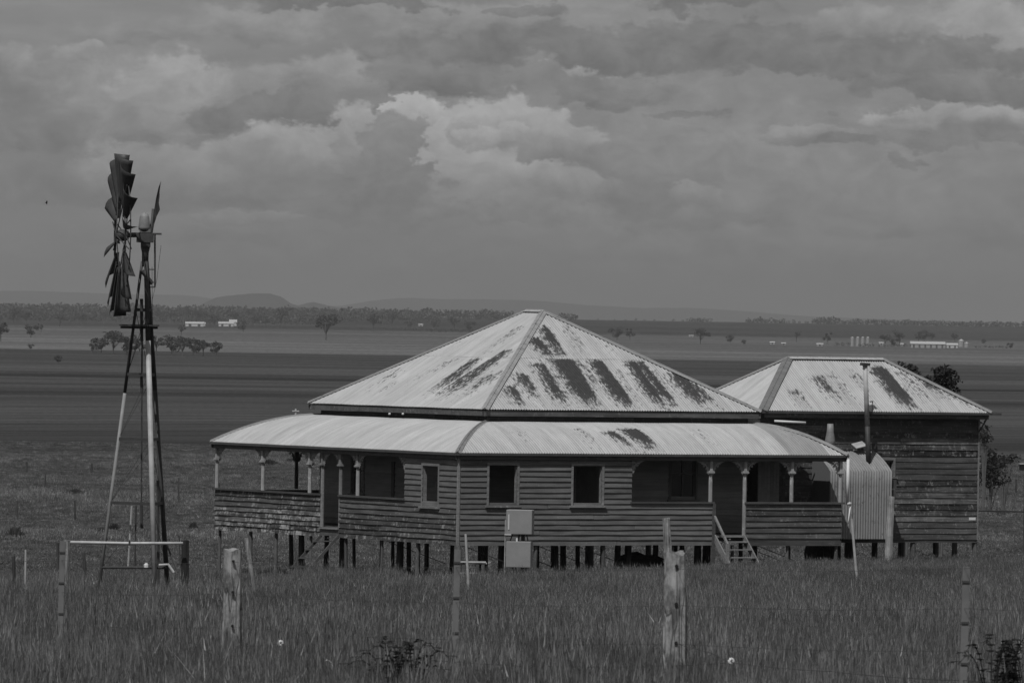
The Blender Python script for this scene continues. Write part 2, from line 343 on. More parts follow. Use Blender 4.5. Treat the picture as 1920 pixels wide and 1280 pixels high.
rows = t.noise(t.xyz(t.m('MULTIPLY', ang, 9.0), t.m('MULTIPLY', q, .55)), 1.0, 5, .65)
rough_ = t.noise(t.xyz(t.m('MULTIPLY', ang, 1300.0), t.m('MULTIPLY', q, 1.1)), 1.0, 4, .75)
near = t.noise(t.vscale(g.outputs['Position'], (1.0, .35, 1.0)), .5, 9, .75)
c = t.m('MULTIPLY', base, t.mapr(rows, .40, .60, .74, 1.28, 'LINEAR'))
furrow = t.noise(t.xyz(t.m('MULTIPLY', ang, 60.0), t.m('MULTIPLY', q, 2.2)), 1.0, 3, .8)
c = t.m('MULTIPLY', c, t.mapr(furrow, .3, .7, .8, 1.2, 'LINEAR'))
c = t.m('MULTIPLY', c, t.mapr(rough_, .35, .65, .8, 1.2, 'LINEAR'))
nf = t.mapr(py_, 1200.0, 500.0)
c = t.m('MULTIPLY', c, t.mix(nf, 1.0, t.mapr(near, .3, .7, .6, 1.4, 'LINEAR')))
soil = t.mapr(py_, 330.0, 250.0)
c = t.mix(soil, c, t.m('MULTIPLY', .045, t.mapr(near, .3, .7, .7, 1.3, 'LINEAR')))
t.link(c, b.inputs['Base Color']); b.inputs['Roughness'].default_value = .95; b.inputs['Specular IOR Level'].default_value = .0
bump(t, b, near, .5, .15)
me.materials.append(m); gr = bpy.data.objects.new('ground', me); sc.collection.objects.link(gr); tag(gr, kind='structure')

# distant hills: ridge line heights read as photo rows at known distance
def hills(dist, prof, name, depth, mat):
    mb = MB(); xs = np.linspace(prof[0][0], prof[-1][0], 160); hs = np.interp(xs, [p[0] for p in prof], [p[1] for p in prof])
    K = 9
    for i, (x, h) in enumerate(zip(xs, hs)):
        X0 = (x - 960) / F; hor = YH + .01637 * (x - 960)
        top = max(0, (hor - h) / F * dist) + .7 * mnoise.noise(Vector((x * .06, 3, dist * .001))) * dist / 15000
        for k in range(K):
            f = k / (K - 1); sh = math.sin(math.pi * f) ** .8; y = dist + (f - .5) * depth
            y += 300 * mnoise.noise(Vector((x * .01, f * 3, 1))); zz = ZC - 32 + (top + 32) * sh * (1 + .06 * mnoise.noise(Vector((x * .03, f * 6, 7))) * (1 if abs(f - .5) > .1 else 0))
            mb.v.append((X0 * y, y, zz))
    for i in range(159):
        for k in range(K - 1):
            a = i * K + k; mb.f.append((a, a + K, a + K + 1, a + 1))
    tag(mb.build(name, mat, smooth=True), kind='structure')
plain('hill', .05, .9, .2, .002, .0)
hills(27000, [(300, 584), (366, 577), (385, 566), (405, 557), (440, 553), (475, 549.5), (505, 550), (525, 556), (545, 569), (558, 573), (575, 568), (588, 566), (610, 572), (650, 579), (700, 590)], 'mesa_hill', 3000, 'hill')
hills(44000, [(-1200, 560), (-500, 548), (-100, 546), (60, 545), (170, 549), (250, 552), (330, 552), (375, 556), (450, 570), (560, 577), (640, 573), (700, 563), (760, 557.5), (820, 561), (900, 561), (1000, 563), (1100, 572),
              (1200, 577), (1300, 577), (1380, 582), (1500, 592), (1700, 600), (1920, 606), (2500, 612), (3100, 600)], 'far_range', 7000, 'hill')

# ------------------------------------------------------------------ farmhouse
AL = R(30.635); CX, CY = -1.639, 248.075
HZ = 0.0
CA, SA = math.cos(AL), math.sin(AL)
def W2L(p): dx, dy = p.x - CX, p.y - CY; return (dx * CA + dy * SA, -dx * SA + dy * CA, p.z)
def hitR(px, py, yl):                                          # ray with local plane y = yl -> (x, z)
    d = ray(px, py); n = (-SA, CA); D = yl + CX * n[0] + CY * n[1]; k = D / (d.x * n[0] + d.y * n[1])
    l = W2L(Vector((d.x * k, d.y * k, ZC + d.z * k))); return l[0], l[2]
def hitL(px, py, xl):
    d = ray(px, py); n = (CA, SA); D = xl + CX * n[0] + CY * n[1]; k = D / (d.x * n[0] + d.y * n[1])
    l = W2L(Vector((d.x * k, d.y * k, ZC + d.z * k))); return l[1], l[2]
ZE = ZC - 4.267; ZB = ZC - 7.137; RV, LV = 14.45, 16.05; IX, IY, RM, LM = 2.34, 2.34, 10.30, 11.39
ZM = ZC - 2.942; ZR = ZC + .167; OV = .14; ZF = ZB + .31; ZRAIL = ZC - 5.80
house = empty('farmhouse', (CX, CY, 0), AL, 'abandoned weatherboard farmhouse on stumps with hipped iron roof and curved verandah roof all round', 'house')

def roof_face(parent, O, e, n, Wd, run, hfun, kL, kR, rowsb, mat, rust=(), cols=None, nt=.22, pitch=.09525, sheets=.762, name='roof_sheet', matfun=None):
    """corrugated iron sheets, each one object; O eave corner, e along eave, n inward (plan); tmax(s)=min(s*kL,(W-s)*kR,run)"""
    O = Vector(O); e = Vector(e); n = Vector(n); k = 0; s0 = 0.0
    while s0 < Wd - .01:
        s1 = min(s0 + sheets, Wd); k += 1
        for ri in range(len(rowsb) - 1):
            ta, tb = rowsb[ri] - (.08 if ri else 0), rowsb[ri + 1]
            nseg = max(2, int((s1 - s0) / pitch * 6)); ss = np.linspace(s0, s1 + .05 if s1 < Wd else s1, nseg + 1)
            mt = max(2, int((tb - ta) / nt)); mb = MB(); st = []; ru = []
            if max(min(s * kL, (Wd - s) * kR, run) for s in (s0, (s0 + s1) / 2, s1)) < ta + .02: continue
            for s in ss:
                tm = max(0.0, min(s * kL, (Wd - s) * kR, run)); lo = min(ta, tm); hi = min(tb, tm)
                for j in range(mt + 1):
                    tt = lo + (hi - lo) * j / mt
                    dh = (hfun(tt + .01) - hfun(max(tt - .01, 0))) / (.02 if tt >= .01 else .01 + tt)
                    L = math.sqrt(1 + dh * dh); off = .014 * math.cos(2 * math.pi * s / pitch) + .006 * ri + (.004 if s > s1 else 0) + .004 * math.sin(s * 2.1 + ri) 
                    p = O + e * s + n * (tt - off * dh / L) + Vector((0, 0, hfun(tt) + off / L))
                    mb.v.append(tuple(p)); st.append((s + 20 * ri, tt, 0))
                    r = 0.0
                    for (a0, a1, b0, b1, t0, t1, iv) in rust:
                        if t1 - .35 <= tt <= t0:
                            f = (t0 - tt) / max(1e-3, t0 - t1); lo_, hi_ = a0 + (b0 - a0) * f, a1 + (b1 - a1) * f
                            if lo_ - .5 < s < hi_ + .2:
                                ed = min(1, max(0, min((s - lo_ + .5) / .7, (hi_ + .2 - s) / .18))) * min(1, max(0, tt - t1 + .35) / 1.3 + .05) * min(1, (t0 - tt) / .03 + .2)
                                r = max(r, iv * ed)
                    ru.append(r)
            J = mt + 1
            for i in range(nseg):
                for j in range(mt): a = i * J + j; mb.f.append((a, a + J, a + J + 1, a + 1))
            o = mb.build(name, matfun(s0, ri) if matfun else mat, parent, center=True)
            a = o.data.attributes.new('rust', 'FLOAT', 'POINT'); a.data.foreach_set('value', ru)
            a = o.data.attributes.new('st', 'FLOAT_VECTOR', 'POINT'); a.data.foreach_set('vector', [c_ for q_ in st for c_ in q_])
        s0 = s1

def rustR(yl0, z0, slope, O_x, px_pts, local='R', o_y=None):
    """streaks given as (top x0, top x1, top y, bottom x0, bottom x1, bottom y, strength) in photo pixels, on a pitched face"""
    out = []
    for (a, b_, ty, c_, d_, by, iv) in px_pts:
        r = []
        for (x, y) in ((a, ty), (b_, ty), (c_, by), (d_, by)):
            dd = ray(x, y)
            # plane: z = z0 + slope*(n-coordinate - n0)
            n = (-SA, CA) if local == 'R' else (CA, SA)
            n0 = yl0; Cn = CX * n[0] + CY * n[1]
            den = dd.z - slope * (dd.x * n[0] + dd.y * n[1]); k = (z0 - ZC + slope * (-Cn - n0)) / den
            l = W2L(Vector((dd.x * k, dd.y * k, 0))); r.append((l[0] - O_x, l[1] - n0) if local == 'R' else (l[1] - O_x, l[0] - n0))
        t0 = (r[0][1] + r[1][1]) / 2; t1 = (r[2][1] + r[3][1]) / 2
        sa, sb = sorted((r[0][0], r[1][0])); sc_, sd = sorted((r[2][0], r[3][0]))
        out.append((sa, sb, sc_, sd, t0, max(.05, t1 - .18), min(1, iv * (1.0 if local == 'R' else 1.3))))
    return out
# main roof
RH = RM / 2; SLM = (ZR - ZM) / RH
hm = lambda t_: t_ * SLM
mroof = MB().box((IX + RM / 2, IY + LM / 2, ZM - .035), (RM - .25, LM - .25, .03)).build('main_roof', 'trim_dark', house)
rR = rustR(IY, ZM, SLM, IX, [(1001, 1013, 677, 1046, 1068, 762, .8), (1040, 1072, 676, 1092, 1122, 758, 1.0), (1110, 1124, 676, 1166, 1192, 766, 1.0), (1178, 1186, 676, 1232, 1248, 764, 1.0),
    (1189, 1200, 676, 1250, 1272, 762, .8), (1255, 1276, 698, 1308, 1328, 762, .85), (1288, 1300, 716, 1330, 1352, 762, .7), (964, 982, 698, 990, 1012, 748, .7), (948, 960, 722, 966, 990, 768, .8), (985, 1000, 728, 1006, 1020, 762, .45),
    (1010, 1022, 610, 1040, 1062, 670, .8), (996, 1004, 632, 1016, 1042, 671, .95), (1030, 1040, 640, 1062, 1072, 672, .4), (1072, 1084, 676, 1120, 1150, 740, .45), (1210, 1225, 690, 1265, 1290, 750, .4), (1052, 1066, 612, 1090, 1110, 672, .35), (1120, 1135, 640, 1150, 1170, 672, .3), (1020, 1036, 678, 1060, 1080, 760, .4), (1145, 1160, 690, 1185, 1205, 764, .35)], 'R')
rL = rustR(IX, ZM, SLM, IY, [(962, 950, 655, 850, 812, 742, .52), (902, 888, 672, 828, 800, 735, .5), (862, 852, 672, 800, 780, 705, .3), (960, 948, 690, 880, 865, 742, .35), (748, 742, 714, 722, 716, 730, .6), (870, 862, 640, 830, 820, 662, .25), (800, 790, 700, 770, 760, 722, .25), (930, 915, 700, 880, 860, 745, .4), (760, 745, 690, 700, 690, 730, .3), (985, 975, 610, 930, 915, 655, .35)], 'L')
rows_m = [0, RH * .53, RH]
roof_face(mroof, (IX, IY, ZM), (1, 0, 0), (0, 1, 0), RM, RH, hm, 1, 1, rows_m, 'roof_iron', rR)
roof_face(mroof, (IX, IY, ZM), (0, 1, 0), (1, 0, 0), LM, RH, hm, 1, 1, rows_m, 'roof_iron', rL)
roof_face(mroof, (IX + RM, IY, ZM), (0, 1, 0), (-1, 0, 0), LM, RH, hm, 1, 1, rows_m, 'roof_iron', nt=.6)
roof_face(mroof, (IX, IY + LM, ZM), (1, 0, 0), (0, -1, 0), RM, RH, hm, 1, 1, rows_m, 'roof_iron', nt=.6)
def cap(parent, pts, wd=.17, mat='cap_iron', name='ridge_cap'):
    """folded ridge/hip capping: roll on top with two flashings"""
    mb = MB(); mb.tube(pts, .028, 7)
    for i in range(len(pts) - 1):
        a, b2 = Vector(pts[i]), Vector(pts[i + 1]); d = (b2 - a).normalized(); sd = Vector((0, 0, 1)).cross(d).normalized()
        for sg in (-1, 1):
            mb.add([a + Vector((0, 0, .01)), b2 + Vector((0, 0, .01)), b2 + sd * sg * wd - Vector((0, 0, .045)), a + sd * sg * wd - Vector((0, 0, .045))], [(0, 1, 2, 3), (3, 2, 1, 0)][:1])
    o = mb.build(name, mat, parent, center=True)
    n_ = len(o.data.vertices); a = o.data.attributes.new('rust', 'FLOAT', 'POINT'); a.data.foreach_set('value', [.25] * n_)
    a = o.data.attributes.new('st', 'FLOAT_VECTOR', 'POINT'); a.data.foreach_set('vector', [c_ for v in o.data.vertices for c_ in (v.co.x + v.co.y, v.co.z, 0)])
    return o
up4 = .03
cF = (IX + RH, IY + RH, ZR + up4); cB = (IX + RH, IY + LM - RH, ZR + up4)
cap(mroof, [(IX - .02, IY - .02, ZM + up4), cF], .13); cap(mroof, [(IX + RM, IY, ZM + up4), cF], .13); cap(mroof, [(IX, IY + LM, ZM + up4), cB], .13); cap(mroof, [(IX + RM, IY + LM, ZM + up4), cB], .13); cap(mroof, [cF, cB], .15, 'roof_iron')
for (a, b2, nm) in (((IX, IY), (IX + RM, IY), 'front'), ((IX, IY), (IX, IY + LM), 'left'), ((IX + RM, IY), (IX + RM, IY + LM), 'r'), ((IX, IY + LM), (IX + RM, IY + LM), 'b')):
    dx, dy = (0, .05) if a[1] == b2[1] == IY else (.05, 0)
    if a[1] == b2[1] and a[1] > IY: dx, dy = 0, -.05
    if a[0] == b2[0] and a[0] > IX: dx, dy = -.05, 0
    MB().bar((a[0] + dx, a[1] + dy, ZM - .125), (b2[0] + dx, b2[1] + dy, ZM - .125), .03, .17).build('fascia', 'fascia_wood', mroof, center=True)

# verandah roof, convex profile
HV = .94; VR = IX + .30                                        # run of the verandah roof to the main wall
hv = lambda t_: HV * (1 - (1 - min(max(t_ / VR, 0), 1)) ** 1.9)
WI = .32; mwx0, mwx1, mwy0, mwy1 = IX + WI, IX + RM - WI, IY + WI, IY + LM - WI
runR = RV - mwx1; runB = LV - mwy1
vroof = MB().bar((.2, .25, ZE - .06), (RV - .2, .25, ZE - .06), .1, .1).bar((.25, .2, ZE - .06), (.25, LV - .2, ZE - .06), .1, .1).bar((.2, LV - .25, ZE - .06), (RV - .2, LV - .25, ZE - .06), .1, .1).build('verandah_roof', 'trim_dark', house)
def rustV(pts, local):
    out = []
    for (a, b_, ty, c_, d_, by, iv) in pts:
        # iterate the curved surface
        res = []
        for (x, y) in ((a, ty), (b_, ty), (c_, by), (d_, by)):
            nn = .8
            for it in range(30):
                s_, z_ = (hitR if local == 'R' else hitL)(x, y, nn)
                err = z_ - (ZE + hv(nn)); nn = min(max(nn - err * .8 * -1 if False else nn + err * .7, 0), VR)
            res.append((s_, nn))
        t0 = (res[0][1] + res[1][1]) / 2; t1 = (res[2][1] + res[3][1]) / 2; t0, t1 = max(t0, t1), min(t0, t1)
        sa, sb = sorted((res[0][0], res[1][0])); sc_, sd = sorted((res[2][0], res[3][0])); out.append((sa, sb, sc_, sd, t0, t1, iv))
    return out
rVR = rustV([(1130, 1142, 806, 1186, 1196, 846, .9), (1162, 1186, 802, 1212, 1238, 846, 1.0), (1075, 1085, 803, 1110, 1130, 842, .42), (1460, 1475, 805, 1490, 1510, 842, .3), (960, 975, 805, 990, 1010, 842, .3), (1290, 1305, 803, 1330, 1350, 842, .3)], 'R')
mfun = lambda s_, ri: 'new_iron' if 12.0 < s_ < 13.3 else 'roof_iron'
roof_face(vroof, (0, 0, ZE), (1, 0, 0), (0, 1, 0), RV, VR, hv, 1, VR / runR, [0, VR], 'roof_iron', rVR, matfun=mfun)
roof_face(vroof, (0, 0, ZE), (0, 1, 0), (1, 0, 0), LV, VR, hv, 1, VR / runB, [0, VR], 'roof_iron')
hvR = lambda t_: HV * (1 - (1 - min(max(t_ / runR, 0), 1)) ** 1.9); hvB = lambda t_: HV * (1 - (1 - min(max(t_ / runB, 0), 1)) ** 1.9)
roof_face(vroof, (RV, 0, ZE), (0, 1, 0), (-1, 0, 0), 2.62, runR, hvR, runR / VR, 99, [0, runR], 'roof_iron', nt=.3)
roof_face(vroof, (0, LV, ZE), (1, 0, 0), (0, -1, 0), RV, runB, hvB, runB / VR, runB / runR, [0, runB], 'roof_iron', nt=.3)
def hipline(x0, y0, sx, sy, wx, wy): return [(x0 + sx * wx * k / 10, y0 + sy * wy * k / 10, ZE + .03 + HV * (1 - (1 - k / 10) ** 1.9)) for k in range(11)]
cap(vroof, hipline(0, 0, 1, 1, VR, VR), .1, 'capping_iron'); cap(vroof, hipline(RV, 0, -1, 1, runR, VR), .16); cap(vroof, hipline(0, LV, 1, -1, VR, runB), .1)
for (a, b2, d) in (((0, 0), (RV, 0), (0, .07)), ((0, 0), (0, LV), (.07, 0)), ((0, LV), (RV, LV), (0, -.07)), ((RV, 0), (RV, 2.4), (-.07, 0))):
    MB().bar((*a, ZE - .04), (*b2, ZE - .04), .09, .075).build('gutter', 'gutter_metal', vroof, center=True)
    MB().bar((a[0] + d[0], a[1] + d[1], ZE - .14), (b2[0] + d[0], b2[1] + d[1], ZE - .14), .03, .13).build('fascia', 'trim_dark', vroof, center=True)
# pipe lying on the top edge of the verandah roof
p0 = Vector((*[hitR(1452, 790, 2.3)[0], 2.3], ZE + HV + .1)); MB().tube([p0, p0 + Vector((1.0, -.3, -.04))], .035, 8).build('roof_pipe', 'white_pipe', vroof, center=True, smooth=True)

# --- walls
def boards(parent, face, s0, s1, z0, z1, off, mat, pitch=.172, holes=(), sg=-1, rnd=.010, th=.036, joins=True):
    """lapped boards on face 'R' (local y=off) or 'L' (local x=off); each run of board between openings is one object"""
    nb = max(1, round((z1 - z0) / pitch)); pt = (z1 - z0) / nb
    for i in range(nb):
        za = z0 + i * pt; segs = [(s0, s1)]
        for (h0, h1, g0, g1) in holes:
            if za + pt * .5 > g0 and za + pt * .5 < g1:
                segs = [q_ for (a, b2) in segs for q_ in ((a, min(b2, h0)), (max(a, h1), b2)) if q_[1] - q_[0] > .03]
        out = []
        for (a, b2) in segs:
            if joins and b2 - a > 4.5: c_ = a + (b2 - a) * random.uniform(.3, .7); out += [(a, c_ - .004), (c_ + .004, b2)]
            else: out.append((a, b2))
        for (a, b2) in out:
            n_ = max(1, int((b2 - a) / .7)); mb = MB(); L = b2 - a
            for j in range(n_ + 1):
                x = -L / 2 + L * j / n_; w1 = random.uniform(-rnd, rnd); w2 = random.uniform(0, rnd * 1.3)
                o_ = sg
                mb.v += [(x, o_ * (th + w2), w1), (x, o_ * .004, pt + .02 + w1 * .3), (x, o_ * -.008, pt + .02 + w1 * .3), (x, o_ * (.002), w1)]
            for j in range(n_):
                for k in range(4): a_ = j * 4 + k; b_ = j * 4 + (k + 1) % 4; mb.f.append((a_, b_, b_ + 4, a_ + 4) if sg < 0 else (a_, a_ + 4, b_ + 4, b_))
            mb.f += [(0, 3, 2, 1), (n_ * 4, n_ * 4 + 1, n_ * 4 + 2, n_ * 4 + 3)]
            mm = mat(za, (a + b2) / 2) if callable(mat) else mat
            mid = (a + b2) / 2
            mb.build('weatherboard', mm, parent, ((mid, off, za) if face == 'R' else (off, mid, za)), 0 if face == 'R' else R(90))
def panel(mb, face, s0, s1, z0, z1, off, th, holes=()):
    """flat lining with rectangular holes"""
    xs = sorted({s0, s1, *[min(max(h, s0), s1) for q_ in holes for h in q_[:2]]}); zs = sorted({z0, z1, *[min(max(h, z0), z1) for q_ in holes for h in q_[2:]]})
    for a, b2 in zip(xs, xs[1:]):
        for c_, d_ in zip(zs, zs[1:]):
            ms, mz = (a + b2) / 2, (c_ + d_) / 2
            if any(h[0] < ms < h[1] and h[2] < mz < h[3] for h in holes): continue
            mb.box((ms, off, mz) if face == 'R' else (off, ms, mz), (b2 - a, th, d_ - c_) if face == 'R' else (th, b2 - a, d_ - c_))
ZT = ZE - .20                                                  # top of the outer wall boards
def RXx(px, py=900): return hitR(px, py, OV)[0]
def LXx(px, py=900): return hitL(px, py, OV)[0]
def Rz(px, py): return hitR(px, py, OV)[1]
def Lz(px, py): return hitL(px, py, OV)[1]
rw1 = (RXx(916), RXx(969), Rz(940, 947), Rz(940, 872)); rw2 = (RXx(1074), RXx(1128), Rz(1100, 947), Rz(1100, 873))
sO = RXx(1184); sP = RXx(1333); sG0 = RXx(1337); sG1 = RXx(1397); sQ = RXx(1485); sE = RV - OV
lw1 = (LXx(823), LXx(794), Lz(808, 949), Lz(808, 873))
lO = LXx(760); lD1 = LXx(638); lD0 = LXx(604); lE = LV - OV
ZS = ZB                                                        # wall bottom
wallR = MB(); panel(wallR, 'R', OV + .05, sO, ZS + .05, ZT, OV + .06, .03, [rw1, rw2]); panel(wallR, 'R', sO, sG0, ZS + .05, ZRAIL - .05, OV + .06, .03); panel(wallR, 'R', sG1, sE, ZS + .05, ZRAIL - .05, OV + .06, .03)
wallR = wallR.build('wall', 'inner_board', house)
ZRn = ZRAIL - .03
boards(wallR, 'R', OV + .06, sO, ZRn, ZT, OV, 'weatherboard', .170, [rw1, rw2])
boards(wallR, 'R', OV + .06, sG0 - .02, ZS, ZRn, OV, 'weatherboard', .170)
boards(wallR, 'R', sG1 + .03, sE, ZS + .22, ZRn, OV, 'weatherboard_mid', .175)
MB().box(((sG1 + sE) / 2, OV - .01, ZS + .06), (sE - sG1, .04, .16)).build('bottom_plate', 'trim_dark', wallR, center=True)
wallL = MB(); panel(wallL, 'L', OV + .05, lO, ZS + .05, ZT, OV + .06, .03, [lw1]); panel(wallL, 'L', lO, lD1, ZS + .05, ZRAIL - .05, OV + .06, .03); panel(wallL, 'L', lD0, lE, ZS + .05, ZRAIL - .05, OV + .06, .03)
wallL = wallL.build('wall', 'inner_board', house)
matL = lambda z, s_: 'weatherboard' if (s_ < lO and z > ZRn - .2) else ('weatherboard_paint' if s_ > lD0 and z < ZS + .75 else ('weatherboard_flaking' if s_ > lD0 or z < ZS + .7 else 'weatherboard_mid'))
boards(wallL, 'L', OV + .06, lO, ZRn, ZT, OV, matL, .17, [lw1], sg=1)
boards(wallL, 'L', OV + .06, lD1, ZS, ZRn, OV, matL, .172, sg=1, rnd=.013)
boards(wallL, 'L', lD0 + .02, lE, ZS, ZRn, OV, matL, .172, sg=1, rnd=.016)
# back and right rails of the verandah, back walls
wallB = MB(); panel(wallB, 'R', OV + .03, RV - OV - .03, ZS, ZRAIL - .03, LV - OV - .03, .05); panel(wallB, 'L', OV + .2, 2.2, ZS, ZRAIL - .03, RV - OV, .05)
wallB.build('back_rail_wall', 'board_dark', house)
# frieze board above the boarded corner
MB().box(((OV + sO) / 2 + .1, OV - .002, ZT + .055), (sO - OV - .2, .05, .11)).build('frieze_board', 'trim_dark', wallR, center=True)
MB().box((OV - .002, (OV + lO) / 2 + .1, ZT + .055), (.05, lO - OV - .2, .11)).build('frieze_board', 'trim_dark', wallL, center=True)
MB().box((OV + .0, OV + .0, (ZS + ZT) / 2), (.075, .075, ZT - ZS + .1)).build('corner_post', 'trim', house, center=True)
# rails
def rail(face, a, b2, mat='trim_dark'):
    MB().box(((a + b2) / 2, OV - .015, ZRAIL) if face == 'R' else (OV - .015, (a + b2) / 2, ZRAIL), (b2 - a, .13, .06) if face == 'R' else (.13, b2 - a, .06)).build('rail', mat, wallR if face == 'R' else wallL, center=True)
rail('R', sO - .05, sG0 + .03); rail('R', sG1 - .03, sE + .1); rail('L', lO - .05, lD1 + .03); rail('L', lD0 - .02, lE + .1)
# window trim for the outer windows (open, no glass)
def wintrim(parent, face, h, off, sg, mat='trim', sill=True):
    a, b2, z0, z1 = h; t_ = .075
    fr = MB()
    for (cs, cz, ds, dz) in ((a - t_ / 2, (z0 + z1) / 2, t_, z1 - z0), (b2 + t_ / 2, (z0 + z1) / 2, t_, z1 - z0), ((a + b2) / 2, z1 + t_ / 2, b2 - a + 2 * t_, t_)):
        fr.box((cs, off + sg * .02, cz) if face == 'R' else (off + sg * .02, cs, cz), (ds, .05, dz) if face == 'R' else (.05, ds, dz))
    for cs in (a + .012, b2 - .012):                            # deep reveals
        fr.box((cs, off + .055, (z0 + z1) / 2) if face == 'R' else (off + .055, cs, (z0 + z1) / 2), (.022, .11, z1 - z0) if face == 'R' else (.11, .022, z1 - z0))
    f = fr.build('window_frame', mat, parent, center=True)
    if sill:
        s_ = MB().box(((a + b2) / 2, off - .04, z0 - .035) if face == 'R' else (off - .04, (a + b2) / 2, z0 - .035), (b2 - a + .26, .13, .06) if face == 'R' else (.13, b2 - a + .26, .06)).build('window_sill', mat, parent, center=True)
    return f
wintrim(wallR, 'R', rw1, OV, -1); wintrim(wallR, 'R', rw2, OV, -1); wintrim(wallL, 'L', lw1, OV, -1)
# inside of the boarded corner room: ceiling and an inner partition seen through the second window
MB().box((RXx(1110) + .9, 1.7, (ZF + ZT) / 2), (.05, 1.7, ZT - ZF)).build('partition', 'inner_board', house, center=True)
# verandah floor
fl = MB()
fl.box((RV / 2, LV / 2, ZF - .03), (RV - .36, LV - .36, .04)).build('floor', 'board_dark', house, center=True)
for k in range(8): MB().bar((.3, .6 + k * 2.1, ZF - .14), (RV - .3, .6 + k * 2.1, ZF - .14), .08, .15).build('floor_joist', 'trim_dark', house, center=True)
# inner (main block) walls
iz1 = ZM - .25
inR_w = (hitR(1257, 900, mwy0)[0], hitR(1303, 900, mwy0)[0], hitR(1280, 936, mwy0)[1], hitR(1280, 858, mwy0)[1])
inL_w = (hitL(683, 900, mwx0)[0], hitL(661, 900, mwx0)[0], hitL(670, 925, mwx0)[1], ZE - .35)
mid_ = []
iw = MB(); panel(iw, 'R', mwx0 + .03, mwx1 - .03, ZF, iz1, mwy0 + .05, .03, [inR_w]); panel(iw, 'L', mwy0 + .07, mwy1 - .03, ZF, iz1, mwx0 + .05, .03, [inL_w]); panel(iw, 'R', mwx0, mwx1, ZF, iz1, mwy1 - .05, .06); panel(iw, 'L', mwy0 + .07, mwy1 - .09, ZF, iz1, mwx1 - .05, .06)
iw = iw.build('inner_wall', 'inner_board', house)
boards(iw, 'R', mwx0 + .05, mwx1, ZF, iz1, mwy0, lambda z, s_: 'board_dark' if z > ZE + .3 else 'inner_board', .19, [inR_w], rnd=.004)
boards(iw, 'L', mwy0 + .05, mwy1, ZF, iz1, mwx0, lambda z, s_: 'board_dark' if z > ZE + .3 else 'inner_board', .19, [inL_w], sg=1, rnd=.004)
MB().box((mwx0, mwy0, (ZF + iz1) / 2), (.08, .08, iz1 - ZF)).build('corner_post', 'trim_dark', house, center=True)
def sash(parent, face, h, off):
    a, b2, z0, z1 = h
    w_ = wintrim(parent, face, h, off, -1, 'sash'); mb = MB(); m_ = (a + b2) / 2; zm = z0 + (z1 - z0) * .62
    def B(cs, cz, ds, dz): mb.box((cs - 0, off + .04, cz) if face == 'R' else (off + .04, cs, cz), (ds, .04, dz) if face == 'R' else (.04, ds, dz))
    B(m_, (z0 + z1) / 2, .035, z1 - z0); B(m_, zm, b2 - a, .05); B(m_, z0 + .03, b2 - a, .06); B(m_, z1 - .02, b2 - a, .05); B(a + .03, (z0 + z1) / 2, .05, z1 - z0); B(b2 - .03, (z0 + z1) / 2, .05, z1 - z0)
    mb.build('sash', 'sash', parent, center=True)
    for (c0, c1) in ((a, m_), (m_, b2)):
        for (d0, d1) in ((z0, zm), (zm, z1)):
            MB().box(((c0 + c1) / 2, off + .05, (d0 + d1) / 2) if face == 'R' else (off + .05, (c0 + c1) / 2, (d0 + d1) / 2), (c1 - c0 - .04, .005, d1 - d0 - .05) if face == 'R' else (.005, c1 - c0 - .04, d1 - d0 - .05)).build('pane', 'glass_dark', parent, center=True)
sash(iw, 'R', inR_w, mwy0); sash(iw, 'L', inL_w, mwx0)
# plank door on inner front wall and doorway trims on the left
dx0, dx1 = hitL(745, 900, mwx0)[0], hitL(733, 900, mwx0)[0]
MB().box((mwx0 - .03, (dx0 + dx1) / 2, ZF + 1.05), (.06, .18, 2.1)).build('door_jamb', 'trim_dark', iw, center=True)

# --- verandah posts, capitals and fretwork brackets
def vpost(x, y, z0, mat='turned_post'):
    zt = ZE - .12; zc = ZE - .62
    p = MB().lathe((x, y, 0), [(.065, z0), (.065, zc - .25), (.058, zc - .12), (.055, zc)], 8).build('verandah_post', mat, house, center=True, smooth=False)
    cp = MB(); cp.box((x, y, zc + .01), (.15, .15, .03)); cp.box((x, y, zc + .045), (.2, .2, .04)); cp.box((x, y, zc + .085), (.16, .16, .04)); cp.box((x, y, (zc + .1 + zt) / 2), (.1, .1, zt - zc - .1))
    c_ = cp.build('capital', mat, house, center=True)
brk = MB(); Wk, Hk = .46, .44                                   # bracket mesh in its own XZ plane: x from post, z down from the plate
brk.box((Wk / 2, 0, -.012), (Wk, .025, .024)); brk.box((.012, 0, -Hk / 2), (.024, .025, Hk))
arc = [(Wk * (1 - math.sin(a) ** 1.0) * 1.0 , 0, -Hk * (1 - math.cos(a))) for a in np.linspace(0, math.pi / 2, 9)]
arc = [(Wk - (Wk - .02) * math.sin(a), 0, -(Hk) * (1 - math.cos(a))) for a in np.linspace(0, math.pi / 2, 9)]
for a, b2 in zip(arc, arc[1:]): brk.bar(a, b2, .025, .035)
for (cx_, cz_, r_) in ((.10, -.10, .055), (.24, -.075, .04), (.08, -.24, .04), (.2, -.17, .03), (.33, -.05, .025), (.06, -.34, .025)):
    pts = [(cx_ + r_ * math.cos(a), 0, cz_ + r_ * math.sin(a)) for a in np.linspace(0, 2 * math.pi, 9)]
    for a, b2 in zip(pts, pts[1:]): brk.bar(a, b2, .02, .02)
for (a, b2) in (((.03, -.03), (.2, -.17)), ((.1, -.16), (.06, -.4)), ((.16, -.1), (.42, -.03)), ((.03, -.17), (.14, -.28)), ((.16, -.03), (.3, -.12))):
    brk.bar((a[0], 0, a[1]), (b2[0], 0, b2[1]), .018, .022)
brk_me = brk.mesh('bracket', 'fret')
